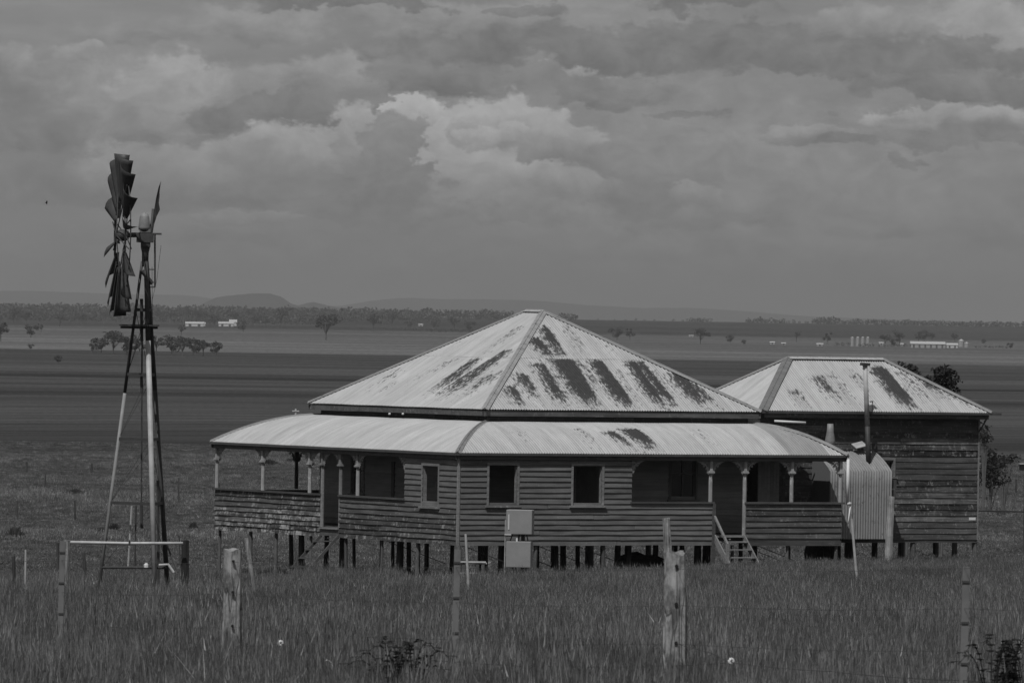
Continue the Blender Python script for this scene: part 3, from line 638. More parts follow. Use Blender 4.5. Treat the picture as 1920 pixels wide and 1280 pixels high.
def bracket(x, y, face, d):
    o = inst('bracket', brk_me, house, (x, y, ZE - .2), (0, 0, 0)); 
    if face == 'R': o.rotation_euler.z = 0 if d > 0 else math.pi
    else: o.rotation_euler.z = R(90) if d > 0 else R(-90)
yP = OV + .02
for s_ in (sP, sG1 + .0, sQ, sE - .04): vpost(s_, yP, ZRAIL if s_ not in (sG1,) else ZF)
MB().box((sG1, yP, (ZF + ZRAIL) / 2), (.09, .09, ZRAIL - ZF)).build('newel_post', 'trim', house, center=True)
MB().box((sG0 + .02, yP - .06, ZRAIL - 1.0), (.10, .09, 1.95)).build('newel_post', 'trim_dark', house, center=True)
for (s_, d) in ((sO + .02, 1), (sP - .06, -1), (sP + .06, 1), (sG1 - .06, -1), (sG1 + .06, 1), (sQ - .06, -1), (sQ + .06, 1), (sE - .1, -1)): bracket(s_, yP, 'R', d)
lp = [LXx(407), LXx(492), LXx(580), LXx(670)]
lp[0] = lE - .05
for s_ in lp: vpost(yP, s_, ZRAIL)
vpost(yP, lD1 + .0, ZF, 'trim'); vpost(yP, lD0, ZF, 'trim')
for (s_, d) in ((lp[0] - .06, -1), (lp[1] + .06, 1), (lp[1] - .06, -1), (lp[2] + .06, 1), (lp[2] - .06, -1), (lD0 - .05, -1), (lD1 + .06, 1), (lp[3] + .06, 1), (lp[3] - .06, -1), (lO + .05, 1)): bracket(yP, s_, 'L', d)
bx = hitR(556, 880, LV - OV)[0]
vpost(bx, LV - OV, ZRAIL, 'post_dark'); bracket(bx - .06, LV - OV, 'R', -1); bracket(bx + .06, LV - OV, 'R', 1)
for xb in (bx + 3.2, bx + 6.4, RV - .3): vpost(xb, LV - OV, ZRAIL, 'post_dark')
# plate along the tops
MB().box((RV / 2, yP, ZE - .155), (RV - .3, .07, .07)).build('post_plate', 'trim_dark', house, center=True)
MB().box((yP, LV / 2 + .1, ZE - .155), (.07, LV - .5, .07)).build('post_plate', 'trim_dark', house, center=True)

# --- white downpipe at the right corner
mb = MB(); x1 = RV - .02; mb.tube([(x1, -.03, ZE - .12), (x1, -.03, ZRAIL + .02)], .05, 10); mb.tube([(x1 - .02, -.03, ZRAIL + .0), (x1 + .13, -.03, ZRAIL - .02)], .055, 10)
mb.tube([(x1 + .12, -.03, ZRAIL - .03), (x1 + .05, -.04, ZRAIL - .5), (x1 + .02, -.04, ZRAIL - .65)], .022, 6)
mb.build('downpipe', 'white_pipe', house, center=True, smooth=True)
# insulators on main fascia
ins = MB(); 
for px in (732, 757):
    s_, z_ = hitL(px, 775, IX + .05); ins = MB().lathe((IX + .02, s_, z_ - .04), [(.03, 0), (.045, .03), (.03, .06)], 8).build('insulator', 'ceramic', house, center=True, smooth=True)

# --- stumps
st_me = [MB().lathe((0, 0, 0), [(.105, -1), (.095, 1)], 8).mesh('stump', m_) for m_ in ('stump_wood', 'pale_stump')]
def stump(x, y, pale=False, w=1.0):
    wx, wy = CX + x * CA - y * SA, CY + x * SA + y * CA; z0 = hz(wx, wy) - .15; z1 = ZS + (.0 if pale else .05)
    inst('stump', st_me[1 if pale else 0], house, (x, y, (z0 + z1) / 2), (R(random.uniform(-1.5, 1.5)), R(random.uniform(-1.5, 1.5)), random.random() * 3), (w, w, (z1 - z0) / 2))
gx_ = [.22, 2.75, 5.3, 7.9, 10.5, 12.4, 14.1]; gy_ = [.22, 2.75, 5.0, 7.3, 9.6, 11.9, 13.6, 15.7]
for i, x in enumerate(gx_):
    for j, y in enumerate(gy_):
        if i == 0 and j == 0: continue
        if j == 0 or i == 0: stump(x + (random.uniform(-.3, .3) if i and j == 0 else 0), y, random.random() < .85, random.uniform(.45, .7))
        else: stump(x + random.uniform(-.25, .25), y + random.uniform(-.25, .25), False, random.uniform(.55, 1.0))
stump(.2, .2, True, 1.3)
for (x, y) in ((4, 4), (6.5, 6), (9, 8.5), (3.2, 9), (11.5, 4.2), (8.2, 3.8), (1.6, 6.3), (1.5, 12.5), (13.2, 6.5)): stump(x, y, False, 1.0)
bq = []
for k in range(7):                                             # thin tension braces under the floor
    a = gx_[k % 6] + .1; y = gy_[k % 4]
    MB().tube([(a, y, ZS), (a + 2.3, y + .1, ZS - .75)], .012, 5).build('floor_brace', 'dark_steel', house, center=True)

# --- front steps (right) leading down from the verandah gap
def steps(parent_name, face, s0, s1, nst, rise, going, z_top, hand=True, mat='trim', tilt=0):
    def P(s_, o_, z): return (s_, OV - o_, z) if face == 'R' else (OV - o_, s_, z)
    st = MB()
    sfr = MB().bar(P((s0 + s1) / 2, .03, z_top - .09), P((s0 + s1) / 2, .1, z_top - .09), .04, .04).build('steps', mat, house, center=False)
    Lr = going * nst; Dz = rise * nst
    for s_ in (s0 + .02, s1 - .02): MB().bar(P(s_, .02, z_top - .02), P(s_, Lr + .12, z_top - Dz - .12), .045, .20 if hand else .09).build('stringer', mat, sfr, center=True)
    for k in range(nst):
        o_ = .1 + going * (k + .45); z = z_top - rise * (k + .72)
        c_ = P((s0 + s1) / 2, o_, z); d = (s1 - s0 - .06, .26, .035) if face == 'R' else (.26, s1 - s0 - .06, .035)
        MB().box(c_, d, rx=random.uniform(-.06, .06)).build('step', mat, sfr, center=True)
    if hand:
        a = P(s0 - .0, .02, z_top + .68); b2 = P(s0 + .0, Lr * .86, z_top - .22)
        MB().bar(a, b2, .07, .06).build('handrail', 'trim', sfr, center=True)
        MB().box(P(s0, Lr * .86, z_top - .5 - .02), (.09, .09, .62)).build('newel_post', 'trim', sfr, center=True)
MB().box(((sG0 + sG1) / 2, OV - .02, ZF - .035), (sG1 - sG0 - .08, .14, .05)).build('threshold', 'trim', house, center=True)
MB().box((OV - .02, (lD0 + lD1) / 2, ZF - .035), (.14, lD0 - lD1, .05)).build('threshold', 'trim', house, center=True)
MB().box((OV - .01, (lD0 + lD1) / 2, ZF - .17), (.05, lD0 - lD1, .2)).build('threshold', 'trim_dark', house, center=True)
steps('steps', 'R', sG0 + .04, sG1 - .02, 4, .24, .25, ZF - .03)
steps('steps', 'L', lD1 + .02, lD0 - .02, 4, .27, .27, ZF - .25, hand=False, mat='trim_dark')

# ------------------------------------------------------------------ kitchen building behind
KX0, KY0, KW, KR = 12.78, 2.52, 8.88, 2.6; KZ = ZC - 2.90; KZR = ZC - 1.22
kx, ky = CX + KX0 * CA - KY0 * SA, CY + KX0 * SA + KY0 * CA
kit = empty('kitchen_building', (kx, ky, 0), AL, 'smaller dark weatherboard building with long hipped iron roof joined at the right of the farmhouse', 'house')
KSL = (KZR - KZ) / KR; hk = lambda t_: t_ * KSL
kroof = MB().box((KW / 2, KR, KZ - .035), (KW - .2, 2 * KR - .2, .03)).build('hipped_roof', 'trim_dark', kit)
rK = rustR(KY0, KZ, KSL, KX0, [(1517, 1536, 700, 1560, 1580, 752, .62), (1632, 1650, 684, 1696, 1722, 766, .95), (1713, 1738, 706, 1764, 1788, 745, .7), (1782, 1795, 738, 1820, 1842, 766, .7), (1480, 1495, 728, 1508, 1520, 766, .55), (1590, 1600, 690, 1622, 1636, 740, .4), (1545, 1560, 690, 1590, 1610, 760, .35), (1670, 1690, 690, 1735, 1760, 764, .4)], 'R')
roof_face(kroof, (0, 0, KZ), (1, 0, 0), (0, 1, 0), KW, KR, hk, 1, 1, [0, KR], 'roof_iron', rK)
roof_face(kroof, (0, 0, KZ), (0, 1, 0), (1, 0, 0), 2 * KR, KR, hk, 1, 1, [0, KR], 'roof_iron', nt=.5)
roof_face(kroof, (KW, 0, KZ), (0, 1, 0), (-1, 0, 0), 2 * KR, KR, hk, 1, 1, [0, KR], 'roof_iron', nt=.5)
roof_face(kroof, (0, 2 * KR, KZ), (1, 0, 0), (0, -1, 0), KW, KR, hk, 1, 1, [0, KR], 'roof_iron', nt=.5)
k1, k2 = (KR, KR, KZR + .03), (KW - KR, KR, KZR + .03)
cap(kroof, [(0, 0, KZ + .03), k1], .17, 'capping_iron'); cap(kroof, [(KW, 0, KZ + .03), k2], .13); cap(kroof, [(0, 2 * KR, KZ + .03), k1], .13); cap(kroof, [(KW, 2 * KR, KZ + .03), k2], .13); cap(kroof, [k1, k2], .15, 'roof_iron')
MB().bar((0, 0, KZ - .045), (KW + .35, 0, KZ - .045), .09, .07).build('gutter', 'gutter_metal', kroof, center=True)
MB().bar((KW, 0, KZ - .045), (KW, 2 * KR, KZ - .045), .09, .07).build('gutter', 'gutter_metal', kroof, center=True)
MB().bar((.1, .05, KZ - .15), (KW - .1, .05, KZ - .15), .03, .14).build('fascia', 'fascia_wood', kroof, center=True)
ko = .36; kw0, kw1 = .0 + .05, KW - .27; kz0 = ZC - 7.05; kz1 = KZ - .08
kwin = (hitR(1655, 880, KY0 + ko)[0] - KX0, hitR(1674, 880, KY0 + ko)[0] - KX0, hitR(1665, 893, KY0 + ko)[1], hitR(1665, 862, KY0 + ko)[1])
kwall = MB(); panel(kwall, 'R', kw0, kw1 - .03, kz0, kz1, ko + .06, .03, [kwin]); panel(kwall, 'L', ko + .08, 2 * KR - .4, kz0, kz1, kw1 - .06, .03); panel(kwall, 'L', ko + .08, 2 * KR - .4, kz0, kz1, kw0 + .03, .03); panel(kwall, 'R', kw0, kw1, kz0, kz1, 2 * KR - .4, .04)
kwall = kwall.build('wall', 'board_dark', kit)
boards(kwall, 'R', kw0, kw1, kz0, kz1, ko, lambda z, s_: random.choice(('board_kitchen', 'board_kitchen', 'board_dark', 'weatherboard_mid')), .19, [kwin], rnd=.009, th=.02)
MB().box((kw1, ko, (kz0 + kz1) / 2), (.05, .07, kz1 - kz0)).build('corner_post', 'trim', kwall, center=True)
MB().box(((kw0 + kw1) / 2, ko + .05, kz0 - .05), (kw1 - kw0, .1, .1)).build('bottom_plate', 'board_dark', kwall, center=True)
MB().tube([(KW - .1, .05, KZ - .1), (KW - .28, ko - .05, KZ - .62)], .025, 6).build('downpipe', 'dark_steel', kwall, center=True)
wintrim(kwall, 'R', kwin, ko, -1, 'trim')
MB().box(((kwin[0] + kwin[1]) / 2, ko + .07, (kwin[2] + kwin[3]) / 2), (kwin[1] - kwin[0], .01, kwin[3] - kwin[2])).build('pane', 'glass_dark', kwall, center=True)
# white paint mark
s_, z_ = hitR(1822, 972, KY0 + ko); MB().box((s_ - KX0, ko - .032, z_), (.26, .006, .09)).build('paint_patch', 'lamp_white', kwall, center=True)
# vertical plank wall section seen through the verandah end
pm = MB().box((1.0, ko - .06, (ZF + ZE) / 2 - .2), (.02, .02, .3)).build('plank_wall', 'inner_board', kit)
for k in range(9): MB().box((.12 + k * .115, ko - .06, (ZF + ZE) / 2 + .1), (.108, .03, ZE - ZF + .1)).build('plank', 'inner_board' if k < 7 else 'board_dark', pm, center=True)
# corrugated stove recess with curved top
axl = hitR(1556, 900, KY0 - .75)[0] - KX0; axr = hitR(1672, 900, KY0 - .75)[0] - KX0
rz0 = hitR(1620, 1010, KY0 - .75)[1]; rz1 = hitR(1672, 884, KY0 - .75)[1]
prof = [(-.75, rz0)] + [(-.75, rz0 + (rz1 - rz0) * k / 5) for k in range(1, 6)]
ztop = rz1 + .62; ytop = ko - .04
for k in range(1, 9):
    a = k / 8; prof.append((-.75 + (ytop + .75) * a, rz1 + (ztop - rz1) * (.45 * math.sin(a * math.pi / 2) + .55 * a ** .85)))
rec = MB().box(((axl + axr) / 2, (-.75 + ko) / 2, rz0 + .02), (axr - axl - .06, ko + .6, .04)).build('stove_recess', 'dull_iron', kit)
sx_ = axl
while sx_ < axr - .05:
    sx2 = min(sx_ + .762, axr); n_ = int((sx2 - sx_) / .1 * 6); mb = MB(); st = []
    for i in range(n_ + 1):
        s_ = sx_ + (sx2 - sx_) * i / n_; off = .016 * math.cos(2 * math.pi * s_ / .1)
        for k, (y, z) in enumerate(prof):
            a, b2 = prof[max(k - 1, 0)], prof[min(k + 1, len(prof) - 1)]; ty, tz = b2[0] - a[0], b2[1] - a[1]; L = math.hypot(ty, tz)
            mb.v.append((s_, y - off * tz / L, z + off * ty / L)); st.append((s_ * .9525, z, 0))
    J = len(prof)
    for i in range(n_):
        for k in range(J - 1): a = i * J + k; mb.f.append((a, a + J, a + J + 1, a + 1))
    o = mb.build('iron_sheet', 'dull_iron', rec, center=True, smooth=True)
    a = o.data.attributes.new('rust', 'FLOAT', 'POINT'); a.data.foreach_set('value', [.18] * len(st))
    a = o.data.attributes.new('st', 'FLOAT_VECTOR', 'POINT'); a.data.foreach_set('vector', [c_ for q_ in st for c_ in q_])
    sx_ = sx2
for sd in (axl + .01, axr - .01):
    mb = MB(); vs_ = [(sd, y, z) for y, z in prof] + [(sd, ko, rz0)]; mb.add(vs_, [tuple(range(len(vs_)))]); mb.build('end_sheet', 'dull_iron', rec, center=True)
# flue
fb = (hitR(1629, 872, KY0 - .35)[0] - KX0, -.35); ft = hitR(1622, 684, KY0 - .35)
fz0 = rz1 + .1; fz1 = ft[1]; fx1 = ft[0] - KX0
fmid = Vector((fb[0] * .6 + fx1 * .4, fb[1], fz0 + (fz1 - fz0) * .42))
flue = MB().tube([(fb[0], fb[1], fz0), tuple(fmid)], .085, 12).build('flue', 'dark_steel', kit, smooth=True)
MB().tube([tuple(fmid), (fx1, fb[1], fz1)], .078, 12).build('flue_pipe', 'galv_pipe', flue, smooth=True)
for f in (0, .12): p_ = fmid + Vector((0, 0, f * 2)); MB().lathe(tuple(p_), [(.095, -.02), (.095, .02)], 12).build('collar', 'dark_steel', flue)
MB().box((fx1, fb[1], fz1 + .02), (.26, .22, .09), ry=.06).build('cowl', 'dark_steel', flue, center=True)
p_ = fmid + Vector((.0, -.02, .75)); MB().tube([p_ + Vector((.07, 0, 0)), p_ + Vector((.19, 0, .01))], .02, 6).tube([p_ + Vector((.17, 0, .02)), p_ + Vector((.17, 0, -.32))], .014, 6).build('pipe_bracket', 'dark_steel', flue, center=True)
# bent iron sheet and pale cone above the recess
s_, z_ = hitR(1611, 834, KY0 + .12); MB().box((s_ - KX0, .12, z_), (.42, .3, .03), ry=-.22, rx=.5).box((s_ - KX0 - .1, .2, z_ - .1), (.1, .1, .16)).build('bent_sheet', 'galv_pipe', rec, center=True)
s_, z_ = hitR(1558, 822, KY0 - .1); MB().lathe((s_ - KX0, -.05, z_ - .3), [(.17, 0), (.17, .25), (.12, .52), (.10, .78)], 10).build('vent_cone', 'mill_helmet', rec, center=True, smooth=True)
# metal box hanging on the right of the recess
s_, z_ = hitR(1676, 920, KY0 - .6); MB().box((s_ - KX0, -.55, z_ + .22), (.16, .16, .28)).box((s_ - KX0, -.55, z_ - .1), (.14, .14, .26)).build('meter_box', 'gutter_metal', kwall, center=True)
# stumps under the kitchen
def kstump(px, dy, pale, w=1.0):
    x = hitR(px, 1020, KY0 + dy)[0] - KX0; y = dy
    wx, wy = kx + x * CA - y * SA, ky + x * SA + y * CA; z0 = hz(wx, wy) - .15
    inst('stump', st_me[1 if pale else 0], kit, (x, y, (z0 + kz0 - .08) / 2), (R(random.uniform(-2, 2)), R(random.uniform(-2, 2)), 0), (w, w, (kz0 - .08 - z0) / 2))
for (px, dy, pa, w_) in ((1712, .45, 1, .9), (1828, .45, 1, .9), (1600, .45, 0, 1), (1755, 2.6, 0, 1), (1690, 4.6, 0, 1.2), (1640, 2.6, 0, 1), (1665, .45, 0, 1), (1790, 4.7, 0, 1), (1570, 2.6, 0, 1.2), (1590, 4.6, 0, 1.2)): kstump(px, dy, bool(pa), w_)
def tohouse(px, py, yl): s_, z_ = hitR(px, py, yl); return Vector((CX + s_ * CA - yl * SA, CY + s_ * SA + yl * CA, z_))

# ------------------------------------------------------------------ things around and under the house
# drum lying under the verandah
c_ = tohouse(1540, 1036, 5.2); c_.z = hz(c_.x, c_.y) + .34
d_ = empty('drum', (c_.x, c_.y, c_.z - .34), .5, 'black steel drum lying on its side under the right end of the verandah', 'drum')
MB().tube([(-.42, 0, .34), (.42, 0, .34)], .36, 16).build('drum_body', 'black', d_, smooth=False)
for x in (-.42, -.14, .14, .42): MB().tube([(x - .012, 0, .34), (x + .012, 0, .34)], .375, 16).build('rim', 'dark_steel', d_)
# tarpaulin heap
c_ = tohouse(1203, 1045, 3.6); mb = MB(); n_ = 14
for i in range(n_ + 1):
    for j in range(9):
        a = i / n_ * 2 - 1; b_ = j / 8 * 2 - 1; r_ = max(0, 1 - a * a) ** .5 * max(0, 1 - b_ * b_) ** .5
        mb.v.append((a * .95, b_ * .5, .62 * r_ ** .6 * (1 + .35 * mnoise.noise(Vector((a * 2.3, b_ * 2, 1))))))
for i in range(n_):
    for j in range(8): a = i * 9 + j; mb.f.append((a, a + 9, a + 10, a + 1))
tag(mb.build('rubbish_heap', 'black', loc=(c_.x, c_.y, hz(c_.x, c_.y))), 'low black heap of rubbish between the stumps under the house', 'heap')
# planks stacked left of the grey cabinets
g0 = onground(892, 236)
sp = empty('timber_stack', (g0.x, g0.y, g0.z), .1, 'low stack of pale planks on blocks in the grass left of the grey metal cabinets', 'timber')
zp1, zp2, zp3 = [at(892, q_, 236).z - g0.z for q_ in (1053, 1063, 1074)]
for (x, y, z, L, rr) in ((-.05, 0, zp1, .82, .02), (.0, .12, zp1 - .04, .8, -.03), (-.15, -.05, zp3, .62, .03), (-.12, .1, zp2, .5, 0), (.2, .0, zp3 - .06, .5, -.03)): MB().box((x, y, z), (L, .14, .04), rz=rr).build('plank', 'pale_rail', sp, center=True)
for x in (-.3, .12, .28): MB().box((x, .06, (zp1 - .1) / 2), (.09, .2, zp1)).build('block', 'stump_wood', sp, center=True)
# two grey metal cabinets on a pipe
D = 241.0; m_ = D / F
cc = at(974, 1062, D); gz0 = hz(cc.x, cc.y)
cab = empty('metal_cabinet', (cc.x, cc.y, gz0), R(-8), 'two grey metal cabinets stacked on a pipe frame in front of the house', 'cabinet')
zt, zu, zl, zb_ = [at(974, q_, D).z - gz0 for q_ in (955, 1001, 1014, 1063)]
def box_open(nm, w_, z0, z1, xo=0):
    mb = MB(); mb.box((xo, 0, (z0 + z1) / 2), (w_, .5, z1 - z0)); o = mb.build(nm, 'box_metal', cab, center=True)
    bv = o.modifiers.new('edge', 'BEVEL'); bv.width = .02; bv.segments = 2; return o
u_ = box_open('upper_cabinet', 49 * m_, zu, zt); box_open('lower_cabinet', 47 * m_, zb_, zl, -.01)
MB().box((-.31, -.26, (zu + zt) / 2 + .0), (.035, .02, (zt - zu) * .62)).build('handle', 'box_side', cab, center=True)
MB().box((-.33, -.245, zu - .01), (.2, .06, .03)).build('bracket', 'box_side', cab, center=True)
MB().tube([(-.3, 0, zl), (-.22, 0, zu)], .02, 6).tube([(-.05, 0, zl), (-.02, 0, zu)], .03, 6).tube([(.08, .1, -.2), (.08, .1, zu)], .06, 8).tube([(.25, 0, zl), (.2, 0, zu)], .02, 6).build('pipe', 'dark_steel', cab, center=True)
MB().tube([(-.43, -.2, -.2), (-.42, -.2, zt - .3)], .014, 6).build('pipe', 'galv_pipe', cab, center=True)
MB().lathe((-.07, -.15, zl), [(.03, 0), (.035, .08), (.01, .1)], 8).build('valve', 'ceramic', cab, center=True)

# posts -----------------------------------------------------------
def rough_post(name, base, top, r, mat, label, cat='post', group=None, n=10, holes=(), rough=.12, square=False):
    base, top = Vector(base), Vector(top); L = (top - base).length; N = 14; mb = MB(); sd = random.random() * 50
    for i in range(N + 1):
        f = i / N; p = base.lerp(top, f)
        for k in range(n):
            a = 2 * math.pi * k / n + .3; rr = r * (1.06 - .14 * f) * (1 + rough * mnoise.noise(Vector((math.cos(a) * 1.5 + sd, math.sin(a) * 1.5, f * L * 1.2))))
            if square: rr *= 1.0 / max(abs(math.cos(a)), abs(math.sin(a))) ** .8 * .86
            rr *= 1 + (.05 * math.sin(a * 7 + sd) + .04 * math.sin(a * 11 + sd * 2 + f * 2)) * (n > 12)
            mb.v.append((p.x - base.x + rr * math.cos(a), p.y - base.y + rr * math.sin(a), p.z - base.z + (.35 * r * mnoise.noise(Vector((math.cos(a), math.sin(a), sd))) if i == N else 0)))
    for i in range(N):
        for k in range(n): a = i * n + k; b_ = i * n + (k + 1) % n; mb.f.append((a, b_, b_ + n, a + n))
    mb.f.append(tuple(N * n + k for k in range(n)))
    o = mb.build(name, mat, loc=tuple(base)); tag(o, label, cat, group)
    for hzv in holes:
        f = (hzv - base.z) / (top.z - base.z); p = base.lerp(top, f) - base
        h = MB().lathe((0, 0, 0), [(.016, -.012), (.014, .012)], 8); h.v = [(v[0], v[2] - r * 1.02 , v[1]) for v in h.v]
        h.build('wire_hole', 'black', o, loc=(p.x + .01, p.y, p.z))
    return o
def fY(px):                                                     # foreground fence line: Y = 64.5 - 2.57 (x-3.66)
    k = (px - 960) / F; return (64.5 + 2.57 * 3.66) / (1 + 2.57 * k)
wires_z = {}
def fpost(px, ptop, lean=0):
    Y = fY(px); t_ = at(px, ptop, Y); return Vector((t_.x + lean, Y, hz(t_.x, Y) - .1)), t_
b0, t0 = fpost(437, 1030); hA = [at(437, y, b0.y).z for y in (1051, 1109, 1172, 1235)]
rough_post('timber_post', b0, t0, .110, 'split_post', 'broad weathered timber fence post with dark holes, leftmost of the two thick foreground posts', 'fence post', 'thick timber posts of the foreground fence', holes=hA, n=32, square=True, rough=.28)
b0, t0 = fpost(1266, 1036, .015); hB = [at(1268, y, b0.y).z for y in (1060, 1131, 1204, 1274)]
rough_post('timber_post', b0, t0, .110, 'split_post', 'broad split timber fence post with dark holes, rightmost of the two thick foreground posts', 'fence post', 'thick timber posts of the foreground fence', holes=hB, n=32, square=True, rough=.32)
for (px, py, lb) in ((118, 1014, 'slim grey steel fence post at the far left in front of the white rail'), (858, 1030, 'slim grey steel fence post in front of the house corner, left of the cabinets'), (1812, 1062, 'slim grey steel fence post at the right in front of the kitchen building'), (2150, 1090, 'slim grey steel fence post beyond the right edge')):
    b0, t0 = fpost(px, py, -.02)
    if px > 1920: continue
    o = empty('steel_post', b0, 0, lb, 'fence post', 'steel posts of the foreground fence')
    L = t0.z - b0.z; MB().bar((0, 0, 0), (t0.x - b0.x, 0, L), .062, .06).build('shaft', 'steel_post', o)
    for q_ in (0.07, .40, .73): MB().box(((t0.x - b0.x) * .8, -.03, L - q_ - .05), (.062, .02, .018)).build('wire_clip', 'wire', o)
# fence wires: each follows the posts
def wire(pts, r=.0035, label='', grp='wires of the foreground fence'):
    P_ = []
    for a, b_ in zip(pts, pts[1:]):
        a, b_ = Vector(a), Vector(b_); N = 8
        for i in range(N): f = i / N; P_.append(a.lerp(b_, f) - Vector((0, 0, .05 * 4 * f * (1 - f) * min(1, (b_ - a).length / 5) * .5)))
    P_.append(Vector(pts[-1])); c0 = P_[0].copy()
    return tag(MB().tube([p - c0 for p in P_], r, 5).build('fence_wire', 'wire', loc=tuple(c0)), label, 'wire', grp)
FX = [-160, 118, 437, 858, 1267, 1812, 2200]
WY = [[1043, 1050, 1053, 1063, 1066, 1064, 1066], [1105, 1110, 1112, 1129, 1134, 1140, 1143], [1165, 1170, 1175, 1198, 1206, 1219, 1224]]
for k, (ys_, nm) in enumerate(zip(WY, ('topmost thin wire of the foreground fence running between the posts', 'second thin wire from the top of the foreground fence', 'third thin wire from the top of the foreground fence'))):
    wire([at(x, y, fY(x) - .07) for x, y in zip(FX, ys_)], .0018, nm)
w4 = wire([at(x, y, fY(x) - .09) for x, y in zip([-160, 0, 118, 300, 437, 525, 625, 710, 858, 1060, 1240, 1371, 1560, 1812, 2200], [1188, 1197, 1206, 1212, 1211, 1206, 1218, 1227, 1240, 1248, 1247, 1241, 1258, 1275, 1290])], .003, 'lowest slack wire of the foreground fence carrying the two white ring insulators')
wire([at(1270, 1206, fY(1270) - .1), at(1330, 1222, fY(1330) - .1), at(1368, 1240, fY(1368) - .1)], .003, 'short loose wire dropping from the thick right post to the ring insulator')
for (x, y, lb) in ((526, 1205, 'small white ring insulator on the lowest wire right of the left thick post'), (1371, 1239, 'small white ring insulator on the lowest wire right of the right thick post')):
    c_ = at(x, y, fY(x) - .1); mb = MB(); pts = [(.020 * math.cos(a), 0, .020 * math.sin(a)) for a in np.linspace(0, 2 * math.pi, 15)]
    mb.tube(pts, .0125, 8, False); mb.v = [(v[0], v[1], v[2]) for v in mb.v]
    o = mb.build('ring_insulator', 'ceramic', loc=tuple(c_), smooth=True, rz=.4); tag(o, lb, 'insulator', 'ring insulators on the lowest fence wire')
c_ = at(612, 1248, 72); pts = [(.055 * math.cos(a), 0, .055 * math.sin(a)) for a in np.linspace(R(-25), R(95), 9)]
tag(MB().tube(pts, .004, 6).build('wire_loop', 'ceramic', loc=tuple(c_)), 'small bright bent loop of wire in the grass left of the dark weed', 'wire')

def standing(name, x0, y0, x1, y1, r, mat, label, cat='post', group=None, dist=None, square=False, rough=.12):
    """thin post: top pixel (x0,y0), where it enters the ground at pixel (x1,y1)"""
    g_ = gnd(x1, y1) if dist is None else onground(x1, dist)
    if dist is None: g_ = Vector(g_)
    t_ = at(x0, y0, g_.y); bb = Vector((g_.x, g_.y, g_.z - .08))
    return rough_post(name, bb, t_, r, mat, label, cat, group, n=8, square=square, rough=rough)
standing('timber_post', 1249, 971, 1256, 1104, .105, 'post_wood', 'tall weathered timber post leaning left just behind the thick right foreground post', 'fence post')
standing('timber_post', 1671, 930, 1669, 1052, .13, 'post_wood', 'grey square timber post standing in front of the corrugated stove recess', 'fence post', square=True, rough=.05, dist=244)
standing('pole', 1597, 973, 1608, 1092, .035, 'galv_pipe', 'thin pale pole leaning left in front of the right verandah corner', 'pole')
standing('pole', 873, 1001, 880, 1122, .03, 'galv_pipe', 'thin pale pole leaning left in the grass beside the timber stack', 'pole')
standing('timber_post', 462, 1008, 482, 1138, .05, 'post_wood', 'slim pale leaning timber post just right of the thick left foreground post', 'fence post')
standing('pole', 551, 1016, 566, 1095, .03, 'trim_dark', 'thin dark pole leaning against the grass beside the left steps', 'pole')
# rail yard in front of the windmill
ra, rb = at(130, 1016, 168), at(343, 1018, 168)
standing('timber_post', 127, 1012, 124, 1121, .07, 'post_wood', 'pale timber post holding the left end of the white rail', 'fence post', dist=168)
standing('timber_post', 347, 1012, 352, 1112, .085, 'post_black', 'black timber post holding the right end of the white rail', 'fence post', dist=168.3)
c0 = (ra + rb) / 2
rl = MB().tube([ra - c0, (0, 0, -.012), rb - c0], .032, 8).build('white_rail', 'pale_rail', loc=tuple(c0), smooth=True); tag(rl, 'long pale pipe rail joining the pale post and black post before the windmill', 'rail')
MB().tube([(.07, -.04, -.06), (.07, -.04, .06)], .02, 6).build('wire_tie', 'wire', rl)
SP = [(25, 1042, 27, 1122, .05, 'post_dark', 'short dark timber post at the far left edge of the yard'), (48, 1030, 47, 1135, .022, 'galv_pipe', 'thin white metal post beside the short dark post at the left edge'),
      (108, 1017, 109, 1080, .05, 'post_dark', 'dark timber post standing behind the left end of the white rail'), (157, 1035, 161, 1092, .05, 'post_dark', 'leaning dark timber post between the rail post and the windmill leg'),
      (336, 1004, 339, 1080, .02, 'dark_steel', 'thin dark steel stake behind the black rail post')]
for (a, b_, c_, d_, r_, mt, lb) in SP: standing('yard_post', a, b_, c_, d_, r_, mt, lb, 'fence post')
MP = [(32, 938, 33, 976), (140, 938, 141, 975), (85, 888, 85, 915), (335, 895, 335, 945), (554, 890, 555, 905), (410, 905, 411, 925), (50, 866, 50, 886), (172, 868, 172, 886), (1150, 905, 1150, 925), (1905, 898, 1905, 925)]
for i, (a, b_, c_, d_) in enumerate(MP):
    if a in (1150,): continue
    standing('paddock_post', a, b_, c_, d_, .07 if i < 4 else .1, 'post_dark', ['dark paddock post in front of the grass band at the far left', 'dark paddock post left of the windmill leg in the back paddock', 'thin paddock post behind the dark bush at the left', 'slim paddock post right of the windmill tower',
        'paddock post seen through the left verandah', 'paddock post left of the left verandah corner', 'small far paddock post at the left edge near the dark field', 'small far paddock post near the dark field left of the windmill', '', 'small paddock post at the right edge beside the bush'][i], 'fence post', 'paddock posts in the back field')
